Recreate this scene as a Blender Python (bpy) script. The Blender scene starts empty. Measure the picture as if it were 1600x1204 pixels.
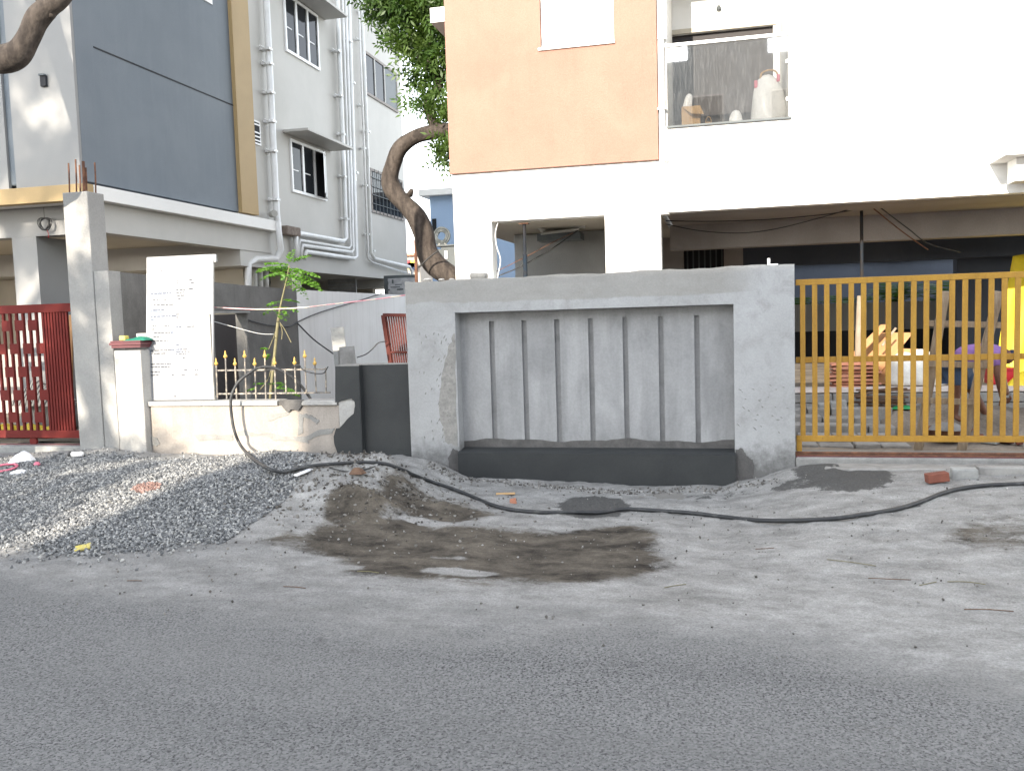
import bpy, bmesh, math, random
import numpy as np
from mathutils import Vector, Matrix

random.seed(7)
RNG = np.random.default_rng(11)
S = bpy.context.scene
COL = S.collection

# ------------------------------------------------------------------ camera
EYE = 1.55
FPX = 1371.57
_yaw, _pit, _rol = [math.radians(a) for a in (13.4989, 4.53219, -1.73061)]
_f = Vector((-math.sin(_yaw)*math.cos(_pit), math.cos(_yaw)*math.cos(_pit), -math.sin(_pit)))
_r0 = Vector((math.cos(_yaw), math.sin(_yaw), 0)); _u0 = _r0.cross(_f)
_r = math.cos(_rol)*_r0 + math.sin(_rol)*_u0
_u = -math.sin(_rol)*_r0 + math.cos(_rol)*_u0
cam = bpy.data.cameras.new('camera'); camo = bpy.data.objects.new('camera', cam); COL.objects.link(camo)
cam.sensor_width = 36; cam.sensor_fit = 'HORIZONTAL'; cam.lens = FPX/1600*36
cam.clip_start = 0.05; cam.clip_end = 2000
M3 = Matrix((_r, _u, -_f)).transposed()
camo.matrix_world = Matrix.Translation((0, 0, EYE)) @ M3.to_4x4()
S.camera = camo

# ------------------------------------------------------------------ light
SUN = Vector((0.19, 1.0, -0.38)).normalized()      # direction the light travels
w = bpy.data.worlds.new('World'); S.world = w; w.use_nodes = True
nt = w.node_tree; bg = nt.nodes['Background']
sky = nt.nodes.new('ShaderNodeTexSky'); sky.sky_type = 'NISHITA'; sky.sun_disc = False
sky.sun_elevation = math.asin(-SUN.z); sky.sun_rotation = math.radians(180+10.8)
sky.air_density = 1.0; sky.dust_density = 0.3; sky.ozone_density = 1.0; sky.altitude = 10
hs = nt.nodes.new('ShaderNodeHueSaturation'); hs.inputs['Saturation'].default_value = .3
nt.links.new(sky.outputs[0], hs.inputs['Color']); nt.links.new(hs.outputs[0], bg.inputs[0]); bg.inputs[1].default_value = 0.15
sl = bpy.data.lights.new('sun', 'SUN'); sl.energy = 2.0; sl.angle = math.radians(0.45); sl.color = (1.0, 0.90, 0.76)
so = bpy.data.objects.new('sun', sl); COL.objects.link(so); so.rotation_euler = SUN.to_track_quat('-Z', 'Y').to_euler()
so.location = (-4, -20, 15)
S.view_settings.view_transform = 'Standard'; S.view_settings.look = 'None'
S.view_settings.exposure = 2.4; S.view_settings.gamma = 1.0
S.view_settings.use_curve_mapping = False
S.render.engine = 'CYCLES'
S.cycles.max_bounces = 8; S.cycles.diffuse_bounces = 4; S.cycles.glossy_bounces = 3
S.cycles.transparent_max_bounces = 12; S.cycles.caustics_reflective = False; S.cycles.caustics_refractive = False

# ------------------------------------------------------------------ measuring: rays of the survey photograph
def ray(x, y): return _f + _r*((x-800)/FPX) - _u*((y-602)/FPX)
def PY(x, y, Y):
    d = ray(x, y); return Vector((0, 0, EYE)) + d*(Y/d.y)
def PX(x, y, X):
    d = ray(x, y); return Vector((0, 0, EYE)) + d*(X/d.x)
def PZ(x, y, Z):
    d = ray(x, y); return Vector((0, 0, EYE)) + d*((Z-EYE)/d.z)

# ------------------------------------------------------------------ helpers
class MB:
    def __init__(s): s.v = []; s.f = []
    def add(s, vs, fs):
        n = len(s.v); s.v += [tuple(p) for p in vs]; s.f += [tuple(i+n for i in q) for q in fs]; return s
    def box(s, x0, x1, y0, y1, z0, z1):
        return s.add([(x0,y0,z0),(x1,y0,z0),(x1,y1,z0),(x0,y1,z0),(x0,y0,z1),(x1,y0,z1),(x1,y1,z1),(x0,y1,z1)],
                     [(3,2,1,0),(4,5,6,7),(0,1,5,4),(1,2,6,5),(2,3,7,6),(3,0,4,7)])
    def obox(s, a, b, wv, hv):
        """bar from a to b with half-width vectors wv, hv"""
        a, b, wv, hv = map(Vector, (a, b, wv, hv))
        vs = [a-wv-hv, a+wv-hv, a+wv+hv, a-wv+hv, b-wv-hv, b+wv-hv, b+wv+hv, b-wv+hv]
        return s.add(vs, [(3,2,1,0),(4,5,6,7),(0,1,5,4),(1,2,6,5),(2,3,7,6),(3,0,4,7)])
    def bar(s, a, b, w, h, up=(0,0,1)):
        a, b = Vector(a), Vector(b); d = (b-a).normalized(); up = Vector(up)
        if abs(d.dot(up)) > .95: up = Vector((0,1,0))
        sd = d.cross(up).normalized(); u2 = sd.cross(d)
        return s.obox(a, b, sd*(w/2), u2*(h/2))
    def prism(s, poly, y0, y1):
        """polygon (x, z) list extruded in Y"""
        n = len(poly)
        a = sum(poly[i][0]*poly[(i+1)%n][1]-poly[(i+1)%n][0]*poly[i][1] for i in range(n))
        if a < 0: poly = poly[::-1]
        vs = [(p[0], y0, p[1]) for p in poly]+[(p[0], y1, p[1]) for p in poly]
        fs = [tuple(range(n)), tuple(range(2*n-1, n-1, -1))]
        fs += [(i, n+i, n+(i+1)%n, (i+1)%n) for i in range(n)]
        return s.add(vs, fs)
    def prismX(s, poly, x0, x1):
        """polygon (y, z) list extruded in X"""
        n = len(poly)
        vs = [(x0, p[0], p[1]) for p in poly]+[(x1, p[0], p[1]) for p in poly]
        fs = [tuple(range(n-1, -1, -1)), tuple(range(n, 2*n))]
        fs += [((i+1)%n, n+(i+1)%n, n+i, i) for i in range(n)]
        return s.add(vs, fs)
    def tube(s, pts, r, n=8, cap=True):
        pts = [Vector(p) for p in pts]; m = len(pts)
        rs = r if hasattr(r, '__len__') else [r]*m
        t = (pts[1]-pts[0]).normalized()
        ref = Vector((0,0,1)) if abs(t.z) < .9 else Vector((1,0,0))
        nrm = t.cross(ref).normalized(); vs = []
        for i, p in enumerate(pts):
            t2 = (pts[min(i+1,m-1)]-pts[max(i-1,0)]).normalized()
            nrm = (nrm - t2*nrm.dot(t2)).normalized(); bn = t2.cross(nrm)
            for k in range(n):
                a = 2*math.pi*k/n; vs.append(p+(nrm*math.cos(a)+bn*math.sin(a))*rs[i])
        fs = [(i*n+k, i*n+(k+1)%n, (i+1)*n+(k+1)%n, (i+1)*n+k) for i in range(m-1) for k in range(n)]
        if cap: fs += [tuple(range(n-1,-1,-1)), tuple(range((m-1)*n, m*n))]
        return s.add(vs, fs)
    def lathe(s, prof, c=(0,0,0), n=10):
        vs = []; m = len(prof)
        for r, z in prof:
            for k in range(n):
                a = 2*math.pi*k/n; vs.append((c[0]+r*math.cos(a), c[1]+r*math.sin(a), c[2]+z))
        fs = [(i*n+k, i*n+(k+1)%n, (i+1)*n+(k+1)%n, (i+1)*n+k) for i in range(m-1) for k in range(n)]
        fs += [tuple(range(n-1,-1,-1)), tuple(range((m-1)*n, m*n))]
        return s.add(vs, fs)
    def mesh(s, name):
        me = bpy.data.meshes.new(name); me.from_pydata(s.v, [], s.f); me.update(); return me
    def build(s, name, m, parent=None, smooth=False, bevel=0):
        return link(name, s.mesh(name), m, parent, smooth, bevel)

def link(name, me, m, parent=None, smooth=False, bevel=0):
    o = bpy.data.objects.new(name, me); COL.objects.link(o)
    if m is not None and not me.materials: me.materials.append(m)
    if smooth: me.shade_smooth()
    if bevel:
        b = o.modifiers.new('bevel', 'BEVEL'); b.width = bevel; b.segments = 2; b.limit_method = 'ANGLE'
    if parent:
        o.parent = parent; o.matrix_parent_inverse = parent.matrix_basis.inverted()
    return o
def tag(o, label, cat, group=None, kind=None):
    o['label'] = label; o['category'] = cat
    if group: o['group'] = group
    if kind: o['kind'] = kind
    return o
def thing(name, label, cat, loc=(0,0,0), group=None):
    o = bpy.data.objects.new(name, None); COL.objects.link(o); o.location = loc
    o.empty_display_size = .2
    return tag(o, label, cat, group)
def struct(o, kind='structure'): o['kind'] = kind; return o
def copy_tree(o, parent=None):
    c = o.copy(); COL.objects.link(c)
    if parent: c.parent = parent
    for ch in list(o.children): copy_tree(ch, c)
    return c
def smooth_path(pts, per=6):
    pts = [Vector(p) for p in pts]; out = []
    for i in range(len(pts)-1):
        p0, p1, p2, p3 = pts[max(i-1,0)], pts[i], pts[i+1], pts[min(i+2,len(pts)-1)]
        for k in range(per):
            t = k/per
            out.append(0.5*((2*p1)+(-p0+p2)*t+(2*p0-5*p1+4*p2-p3)*t*t+(-p0+3*p1-3*p2+p3)*t**3))
    return out+[pts[-1]]
def sag(a, b, d, n=12):
    a, b = Vector(a), Vector(b)
    return [a.lerp(b, i/n)-Vector((0,0,4*d*(i/n)*(1-i/n))) for i in range(n+1)]

# value noise for terrain
_H = RNG.random((512, 512))
def vnoise(x, y):
    xi = np.floor(x).astype(int); yi = np.floor(y).astype(int); fx = x-xi; fy = y-yi
    fx = fx*fx*(3-2*fx); fy = fy*fy*(3-2*fy)
    g = lambda a, b: _H[a % 512, b % 512]
    return (g(xi,yi)*(1-fx)+g(xi+1,yi)*fx)*(1-fy)+(g(xi,yi+1)*(1-fx)+g(xi+1,yi+1)*fx)*fy
def fbm(x, y, o=4):
    t = 0; a = .5; k = 1
    for _ in range(o): t = t+a*(vnoise(x*k+17*_, y*k+31*_)-.5); a *= .5; k *= 2.03
    return t
def sstep(a, b, x):
    t = np.clip((x-a)/(b-a), 0, 1); return t*t*(3-2*t)

# ------------------------------------------------------------------ materials
def newmat(name):
    m = bpy.data.materials.new(name); m.use_nodes = True
    return m, m.node_tree, m.node_tree.nodes['Principled BSDF']
def node(nt, t, **k):
    n = nt.nodes.new(t)
    for a, b in k.items(): setattr(n, a, b)
    return n
def mixc(nt, fac, a, b, bt='MIX'):
    n = node(nt, 'ShaderNodeMix', data_type='RGBA', blend_type=bt)
    for sock, v in ((n.inputs[0], fac), (n.inputs[6], a), (n.inputs[7], b)):
        if hasattr(v, 'is_output') or hasattr(v, 'links'): nt.links.new(v, sock)
        elif isinstance(v, (tuple, list)): sock.default_value = tuple(v)+((1,) if len(v) == 3 else ())
        else: sock.default_value = v
    return n.outputs[2]
def noise(nt, vec, scale, detail=4, rough=.55, dist=0):
    n = node(nt, 'ShaderNodeTexNoise'); n.inputs['Scale'].default_value = scale
    n.inputs['Detail'].default_value = detail; n.inputs['Roughness'].default_value = rough
    n.inputs['Distortion'].default_value = dist
    nt.links.new(vec, n.inputs['Vector']); return n.outputs['Fac']
def ramp(nt, fac, a, b, ca=(0,0,0), cb=(1,1,1)):
    n = node(nt, 'ShaderNodeValToRGB'); e = n.color_ramp.elements
    e[0].position = a; e[1].position = b; e[0].color = (*ca, 1); e[1].color = (*cb, 1)
    nt.links.new(fac, n.inputs[0]); return n.outputs[0]
def pos(nt, stretch=None):
    g = node(nt, 'ShaderNodeNewGeometry')
    if not stretch: return g.outputs['Position']
    m = node(nt, 'ShaderNodeMapping'); m.inputs['Scale'].default_value = stretch
    nt.links.new(g.outputs['Position'], m.inputs[0]); return m.outputs[0]
def bump(nt, b, h, strength, dist=.01):
    n = node(nt, 'ShaderNodeBump'); n.inputs['Strength'].default_value = strength; n.inputs['Distance'].default_value = dist
    nt.links.new(h, n.inputs['Height']); nt.links.new(n.outputs[0], b.inputs['Normal'])

def mat(name, c, c2=None, scale=2.5, rough=.75, bmp=.15, bscale=60, spec=.3, metal=0, stretch=None, lo=.35, hi=.65, grain=.12, gscale=None, streak=0, streakc=None, chips=None):
    m, nt, b = newmat(name); p = pos(nt, stretch); p1 = pos(nt)
    c2 = c2 or tuple(x*.8 for x in c)
    col = mixc(nt, ramp(nt, noise(nt, p, scale, 6, .6, .4), lo, hi), c, c2)
    if streak:
        ps = pos(nt, (6, 6, .35))
        col = mixc(nt, mixc(nt, streak, (0,0,0), ramp(nt, noise(nt, ps, 1.6, 5, .6), .5, .75)), col, streakc or tuple(x*.6 for x in c2))
    if chips: col = mixc(nt, ramp(nt, noise(nt, p1, 26, 5, .7), .66, .72), col, chips)
    g = noise(nt, p1, gscale or bscale, 3, .6)
    col = mixc(nt, 1, col, ramp(nt, g, .25, .75, (1-grain,)*3, (1+grain*.4,)*3), 'MULTIPLY')
    nt.links.new(col, b.inputs['Base Color'])
    b.inputs['Roughness'].default_value = rough; b.inputs['Specular IOR Level'].default_value = spec; b.inputs['Metallic'].default_value = metal
    if bmp: bump(nt, b, noise(nt, p1, bscale, 5, .65), bmp)
    return m

M = {}
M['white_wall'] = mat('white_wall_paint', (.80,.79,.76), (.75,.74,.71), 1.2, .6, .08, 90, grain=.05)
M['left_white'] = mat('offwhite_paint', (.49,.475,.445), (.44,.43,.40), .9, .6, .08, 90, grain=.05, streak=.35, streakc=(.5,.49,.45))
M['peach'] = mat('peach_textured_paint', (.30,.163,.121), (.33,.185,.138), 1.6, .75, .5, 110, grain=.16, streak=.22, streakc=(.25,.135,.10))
M['front_shaded_paint'] = mat('front_shaded_offwhite', (.28,.278,.27), (.255,.252,.246), 1.0, .6, .08, 90, grain=.05)  # darker copy of the side off-white: shade on the front put into the colour
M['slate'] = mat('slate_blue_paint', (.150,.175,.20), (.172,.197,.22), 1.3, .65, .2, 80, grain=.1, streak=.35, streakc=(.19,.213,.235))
M['tan'] = mat('tan_paint', (.40,.285,.14), (.36,.255,.122), 1.2, .6, .1, 80, grain=.06)
M['beige'] = mat('beige_paint', (.50,.46,.38), (.45,.41,.34), 1.0, .7, .08, 80, grain=.05)
M['pipe'] = mat('white_pvc', (.76,.77,.77), (.62,.62,.60), 1.5, .35, 0, spec=.5, grain=.05, streak=.3, streakc=(.5,.49,.45))
M['pipe_dark'] = mat('weathered_grey_pvc', (.42,.42,.39), (.28,.27,.25), 2, .5, 0, grain=.1)
M['frame_white'] = mat('white_upvc', (.82,.82,.81), (.76,.76,.75), 2, .35, 0, spec=.5, grain=.03)
M['render'] = mat('grey_cement_render', (.30,.30,.292), (.37,.37,.365), 1.5, .82, .25, 55, grain=.1, lo=.3, hi=.7)
M['pillar'] = mat('pale_cement_render', (.35,.345,.33), (.28,.277,.268), 2.2, .85, .3, 45, grain=.12)
M['panel_render'] = mat('niche_render', (.325,.325,.325), (.235,.235,.236), 2.2, .8, .25, 45, grain=.12, stretch=(1.5,1,.7), streak=.55, streakc=(.19,.19,.19))
M['shaded_groove_render'] = mat('shaded_groove_render', (.235,.235,.235), (.15,.15,.15), 2.6, .85, .2, 60, stretch=(.2,1,1), lo=.5, hi=.75)  # darker than the niche panel: recess shade and wet stain put into the colour
M['sidewall'] = mat('dark_weathered_render', (.20,.195,.185), (.13,.127,.12), 1.6, .85, .25, 45, grain=.15, streak=.4, streakc=(.1,.097,.09))
M['sidewhite'] = mat('old_whitewash', (.82,.82,.81), (.74,.735,.72), 1.0, .7, .12, 60, grain=.06, streak=.4, streakc=(.58,.57,.55))
M['wet'] = mat('wet_cement', (.031,.033,.034), (.040,.042,.042), 2.5, .62, .12, 70, spec=.25, grain=.15)
M['damp'] = mat('damp_cement', (.115,.11,.105), (.075,.072,.07), 7, .75, .3, 60, grain=.2)
M['greycem'] = mat('grey_cement_patch', (.27,.265,.25), (.20,.195,.185), 6, .8, .25, 60, grain=.15)
M['oldwall'] = mat('old_cream_plaster', (.37,.33,.29), (.30,.268,.235), 3.0, .85, .3, 50, grain=.16, streak=.35, streakc=(.22,.2,.18))
M['oldwhite'] = mat('old_white_plaster', (.43,.42,.40), (.34,.33,.31), 3.2, .85, .3, 50, grain=.15)
M['maroon'] = mat('maroon_paint', (.16,.055,.06), (.11,.04,.045), 4, .5, .1, 60)
M['yellow'] = mat('mustard_gate_paint', (.39,.218,.036), (.33,.18,.03), 3, .55, .06, 60, spec=.25, grain=.14, streak=.55, streakc=(.22,.12,.03), chips=(.12,.07,.04))
M['redgate'] = mat('red_oxide_paint', (.16,.022,.018), (.13,.019,.016), 3, .65, .06, 60, spec=.15, grain=.1)
M['rust'] = mat('rust', (.20,.095,.055), (.10,.05,.035), 14, .85, .3, 90)
M['iron'] = mat('old_painted_iron', (.16,.15,.14), (.40,.34,.27), 22, .7, .2, 90, lo=.45, hi=.6)
M['gold'] = mat('gold_paint', (.62,.40,.09), (.48,.29,.06), 20, .35, .05, 90, spec=.6)
M['board'] = mat('white_board', (.34,.345,.35), (.32,.325,.335), 1.2, .4, 0, grain=.02)
M['print'] = mat('grey_blue_print', (.035,.037,.05), (.07,.073,.09), 30, .5, 0)
M['rule'] = mat('pale_blue_print', (.10,.14,.24), (.13,.17,.27), 10, .5, 0)
M['tint'] = mat('pale_blue_tint', (.24,.275,.335), (.28,.30,.345), 4, .5, 0)
M['rubber'] = mat('black_hose', (.028,.029,.031), (.085,.085,.082), 9, .5, .15, 60, spec=.4, lo=.5, hi=.75)
M['cable'] = mat('black_cable', (.03,.03,.03), (.05,.05,.05), 9, .5, 0)
M['cable_w'] = mat('white_cable', (.7,.7,.68), None, 9, .5, 0)
M['dark'] = mat('dark_interior', (.035,.036,.04), (.025,.026,.03), 1, .8, 0)
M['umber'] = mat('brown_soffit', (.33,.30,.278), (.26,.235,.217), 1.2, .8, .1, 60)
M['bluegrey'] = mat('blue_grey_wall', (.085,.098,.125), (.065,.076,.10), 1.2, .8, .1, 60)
M['stone'] = mat('grey_stone', (.36,.36,.34), (.26,.26,.25), 6, .85, .3, 50)
M['block'] = mat('cement_block', (.33,.32,.30), (.22,.21,.195), 5, .88, .4, 40)
M['brick'] = mat('red_brick', (.21,.075,.05), (.16,.06,.042), 9, .85, .4, 60)
M['wood'] = mat('weathered_wood', (.33,.27,.20), (.22,.17,.12), 4, .8, .25, 50, stretch=(9,9,1.2))
M['wood_o'] = mat('orange_ply', (.62,.34,.16), (.50,.25,.11), 3, .7, .15, 60)
M['wood_d'] = mat('dark_slats', (.10,.06,.042), (.16,.095,.06), 8, .75, .2, 60)
M['terra'] = mat('terracotta', (.55,.25,.16), (.44,.19,.12), 8, .8, .25, 60)
M['sack'] = mat('white_sack', (.70,.68,.62), (.55,.53,.48), 6, .8, .3, 70)
M['tarp'] = mat('yellow_tarpaulin', (.80,.62,.045), (.70,.52,.03), 3, .45, .3, 12, spec=.5)
M['green'] = mat('green_plastic', (.02,.32,.10), (.03,.25,.08), 8, .4, .1)
M['teal'] = mat('teal_cloth', (.015,.20,.13), (.02,.15,.10), 8, .8, .2)
M['ylw'] = mat('yellow_card', (.66,.55,.12), (.5,.42,.15), 9, .6, .1)
M['plastic_w'] = mat('white_plastic', (.88,.88,.88), (.80,.80,.81), 7, .35, .4, 25, spec=.5)
M['card'] = mat('cardboard', (.55,.36,.18), (.47,.30,.15), 4, .8, .1)
M['red_pl'] = mat('red_plastic', (.50,.03,.04), (.42,.02,.03), 5, .4, 0)
M['pink'] = mat('pink_plastic', (.75,.20,.28), None, 5, .4, 0)
M['bluebld'] = mat('blue_house_paint', (.33,.44,.60), (.30,.41,.57), 1, .7, .1, 60)
M['greybox'] = mat('grey_metal_box', (.10,.115,.12), (.08,.09,.095), 3, .5, .05)
M['shirt'] = mat('purple_shirt', (.24,.13,.33), (.19,.10,.27), 7, .85, .3, 40)
M['jeans'] = mat('blue_denim', (.07,.11,.19), (.05,.08,.14), 9, .85, .3, 70)
M['skin'] = mat('brown_skin', (.16,.075,.045), (.12,.055,.035), 8, .55, .1, 60)
M['navy'] = mat('navy_cloth', (.02,.03,.06), None, 8, .85, .1)
M['rope'] = mat('pink_white_rope', (.75,.35,.38), (.80,.70,.55), 6, .7, 0, lo=.45, hi=.55)
M['brown_door'] = mat('dark_door', (.040,.034,.034), (.03,.026,.027), 1, .6, 0)
M['redslat'] = mat('red_brown_metal', (.11,.034,.027), (.085,.026,.022), 4, .7, .1, spec=.12)
M['opp'] = mat('shaded_grey_building', (.20,.20,.20), (.15,.15,.15), .6, .8, .2, 20, streak=.5, streakc=(.09,.09,.09))
M['prop'] = mat('blue_steel_prop', (.012,.025,.04), (.035,.027,.022), 5, .7, .1, spec=.1)
M['poster'] = mat('grey_poster', (.5,.51,.52), (.33,.34,.36), 8, .6, 0)

def leafmat(name, a, b, trans=.35):
    m, nt, bs = newmat(name)
    col = mixc(nt, ramp(nt, noise(nt, pos(nt), 2.3, 3), .35, .65), a, b)
    nt.links.new(col, bs.inputs['Base Color']); bs.inputs['Roughness'].default_value = .5
    tr = node(nt, 'ShaderNodeBsdfTranslucent'); nt.links.new(mixc(nt, 1, col, (1.3,1.5,.5), 'MULTIPLY'), tr.inputs[0])
    mx = node(nt, 'ShaderNodeMixShader'); mx.inputs[0].default_value = trans
    nt.links.new(bs.outputs[0], mx.inputs[1]); nt.links.new(tr.outputs[0], mx.inputs[2])
    nt.links.new(mx.outputs[0], nt.nodes['Material Output'].inputs[0]); return m
M['leaf'] = leafmat('neem_leaf', (.045,.095,.022), (.085,.14,.03))
M['leaf_b'] = leafmat('bright_leaf', (.16,.30,.05), (.11,.24,.04), .45)
M['leaf_p'] = leafmat('dark_palm_leaf', (.03,.07,.025), (.05,.10,.035))
M['bark'] = mat('rough_bark', (.095,.078,.066), (.038,.031,.027), 5, .95, 1.0, 22, stretch=(2.4,2.4,.7), grain=.3)
M['stem'] = mat('green_brown_stem', (.22,.20,.11), (.16,.14,.08), 12, .8, .2)

def glassmat(name, dark=(.02,.022,.025), rough=.03):
    m, nt, b = newmat(name)
    b.inputs['Base Color'].default_value = (*dark, 1); b.inputs['Roughness'].default_value = rough
    b.inputs['Specular IOR Level'].default_value = .10; return m
M['glass'] = glassmat('dark_window_glass')
def clear_glass():
    m, nt, b = newmat('dirty_balcony_glass')
    nt.nodes.remove(b)
    tr = node(nt, 'ShaderNodeBsdfTransparent'); tr.inputs[0].default_value = (.95,.95,.94,1)
    gl = node(nt, 'ShaderNodeBsdfGlossy'); gl.inputs['Roughness'].default_value = .02; gl.inputs[0].default_value = (.95,.96,.96,1)
    df = node(nt, 'ShaderNodeBsdfDiffuse'); df.inputs[0].default_value = (.6,.6,.58,1)
    m1 = node(nt, 'ShaderNodeMixShader'); m1.inputs[0].default_value = .33
    nt.links.new(tr.outputs[0], m1.inputs[1]); nt.links.new(gl.outputs[0], m1.inputs[2])
    m2 = node(nt, 'ShaderNodeMixShader')
    st = ramp(nt, noise(nt, pos(nt, (40, 40, 3.0)), 1.8, 6, .7), .50, .85, (.012,)*3, (.16,)*3)
    nt.links.new(st, m2.inputs[0]); nt.links.new(m1.outputs[0], m2.inputs[1]); nt.links.new(df.outputs[0], m2.inputs[2])
    nt.links.new(m2.outputs[0], nt.nodes['Material Output'].inputs[0]); return m
M['clear'] = clear_glass()

def striped(name, a, b_, scale, axis):
    m, nt, b = newmat(name)
    wv = node(nt, 'ShaderNodeTexWave'); wv.bands_direction = axis; wv.inputs['Scale'].default_value = scale
    wv.inputs['Distortion'].default_value = 3; wv.inputs['Detail'].default_value = 1
    nt.links.new(pos(nt), wv.inputs[0])
    nt.links.new(mixc(nt, ramp(nt, wv.outputs[1], .55, .75), a, b_), b.inputs['Base Color']); b.inputs['Roughness'].default_value = .85
    return m
M['stripe'] = striped('striped_cloth', (.62,.57,.48), (.12,.11,.10), 6, 'X')

def ground_material():
    m, nt, b = newmat('road_and_verge')
    p = pos(nt)
    def attr(n):
        a = node(nt, 'ShaderNodeAttribute'); a.attribute_name = n; return a.outputs['Fac']
    def mth(op, a, c):
        n = node(nt, 'ShaderNodeMath', operation=op)
        for i, v in enumerate((a, c)):
            if hasattr(v, 'links'): nt.links.new(v, n.inputs[i])
            else: n.inputs[i].default_value = v
        return n.outputs[0]
    # asphalt: grey binder with stone chips and dark pits
    vo = node(nt, 'ShaderNodeTexVoronoi'); vo.inputs['Scale'].default_value = 105; nt.links.new(p, vo.inputs[0])
    chip = mixc(nt, .75, (.17,.169,.166), ramp(nt, vo.outputs['Color'], .15, .9, (.10,.10,.10), (.245,.243,.238)))
    n2 = noise(nt, p, 78, 3, .65)
    asp = mixc(nt, ramp(nt, n2, .38, .47), (.030,.030,.031), chip)
    asp = mixc(nt, ramp(nt, noise(nt, pos(nt, (.5, 1.6, 1)), .9, 5), .3, .7), asp, mixc(nt, .45, asp, (.19,.187,.18)))
    asp = mixc(nt, ramp(nt, noise(nt, pos(nt, (.12, .9, 1)), 1.3, 4, .6), .5, .8), asp, mixc(nt, .4, asp, (.06,.06,.061)))
    asp = mixc(nt, ramp(nt, noise(nt, p, 2.1, 5, .6), .66, .76), asp, mixc(nt, .5, asp, (.05,.05,.05)))
    # pale dust and dry slurry
    dcol = mixc(nt, ramp(nt, noise(nt, pos(nt, (.8, 1.3, 1)), 3.6, 9, .74, .1), .3, .7), (.165,.159,.150), (.43,.422,.405))
    dcol = mixc(nt, 1, dcol, ramp(nt, noise(nt, p, 85, 5, .75), .3, .66, (.55,.55,.54), (1.12,)*3), 'MULTIPLY')
    fine = noise(nt, pos(nt, (.8, 1.2, 1)), 7, 10, .76, .1)
    fine2 = noise(nt, p, 55, 4, .7)
    dm = mth('ADD', attr('dust'), mth('MULTIPLY', mth('SUBTRACT', fine, .5), 1.0))
    dm = mth('ADD', dm, mth('MULTIPLY', mth('SUBTRACT', fine2, .5), .8))
    col = mixc(nt, ramp(nt, dm, .12, 1.05), asp, dcol)
    # dark patches of damp sand and mortar
    wcol = mixc(nt, ramp(nt, noise(nt, pos(nt, (.8, 1.2, 1)), 3.4, 9, .75, .15), .36, .66), (.026,.022,.018), (.150,.130,.104))
    wcol = mixc(nt, 1, wcol, ramp(nt, fine2, .25, .7, (.7,)*3, (1.1,)*3), 'MULTIPLY')
    wm = mth('ADD', attr('wet'), mth('MULTIPLY', mth('SUBTRACT', noise(nt, pos(nt, (.8, 1.25, 1)), 2.6, 10, .76, .1), .5), 2.1))
    wm = mth('ADD', wm, mth('MULTIPLY', mth('SUBTRACT', fine2, .5), .5))
    wr = ramp(nt, wm, .28, .62)
    col = mixc(nt, wr, col, wcol)
    gm = attr('mortar')
    gmm = ramp(nt, mth('ADD', mth('ADD', gm, mth('MULTIPLY', mth('SUBTRACT', noise(nt, p, 5, 9, .75), .5), 2.2)), mth('MULTIPLY', mth('SUBTRACT', fine2, .5), .6)), .42, .58)
    col = mixc(nt, gmm, col, mixc(nt, ramp(nt, fine2, .3, .7), (.055,.054,.052), (.105,.102,.097)))
    nt.links.new(col, b.inputs['Base Color'])
    b.inputs['Roughness'].default_value = .9; b.inputs['Specular IOR Level'].default_value = .2
    h = mth('ADD', mth('MULTIPLY', n2, .5), mth('MULTIPLY', noise(nt, p, 24, 6, .7), 1.0))
    bump(nt, b, h, .8, .012)
    return m
M['ground'] = ground_material()
M['dirt'] = mat('yard_dirt', (.30,.26,.215), (.15,.125,.10), 2.5, .95, .6, 30, grain=.3, gscale=40)
M['asphalt_far'] = mat('far_ground', (.22,.21,.19), (.17,.16,.15), .6, .95, .2, 20)

# ------------------------------------------------------------------ ground, road, verge
YW = 8.66                     # line of the street walls
EX = [-60,-14,-7.4,-6.5,-4.2,-3.3,-2.95,-2.6,-1.0,.0,.35,.65,.95,1.8,3,60]
EZ = [.10,.10,.10,.075,.085,.12,.03,-.10,-.15,-.145,-.08,.0,.05,.075,.10,.10]
def bumpg(x, y, cx, cy, sx, sy, a, rot=0):
    c, s = math.cos(rot), math.sin(rot); u = ((x-cx)*c+(y-cy)*s)/sx; v = (-(x-cx)*s+(y-cy)*c)/sy
    return a*np.exp(-.5*(u*u+v*v))
def gz(x, y):
    x = np.asarray(x, float); y = np.asarray(y, float)
    t = sstep(4.6, 8.5, y)
    z = -.10+t*(np.interp(x, EX, EZ)+.10)
    vg = sstep(4.6, 5.8, y)*sstep(-12,-9,x)
    z = z+bumpg(x, y, -5.5, 7.35, 1.15, .75, .13)+bumpg(x, y, -6.75, 8.35, .45, .35, .09)+bumpg(x, y, -4.55, 8.35, .4, .25, .08)
    z = z+bumpg(x, y, -3.5, 7.35, .55, .26, .21, .35)+bumpg(x, y, -2.95, 7.4, .42, .15, .11, -.55)+bumpg(x, y, -3.02, 6.75, .24, .17, .15)+bumpg(x, y, -3.65, 7.0, .3, .12, .05, .5)
    z = z+bumpg(x, y, -2.95, 8.45, .22, .18, .07)+bumpg(x, y, .62, 8.5, .3, .12, .05)
    z = z+vg*(fbm(x*2.2, y*2.2, 5)*.055+fbm(x*8, y*8, 4)*.034)*(1-.6*sstep(2.0,3.5,x))
    sm = np.exp(-.5*(((x+3.2)/.6)**2+((y-7.3)/.55)**2))
    z = z+sm*(fbm(x*4+3, y*4, 6)*.20+np.abs(fbm(x*7, y*9+5, 5))*.14+fbm(x*15, y*15, 3)*.06)
    z = z+(1-vg)*fbm(x*.8, y*.8, 3)*.006
    return z
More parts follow.
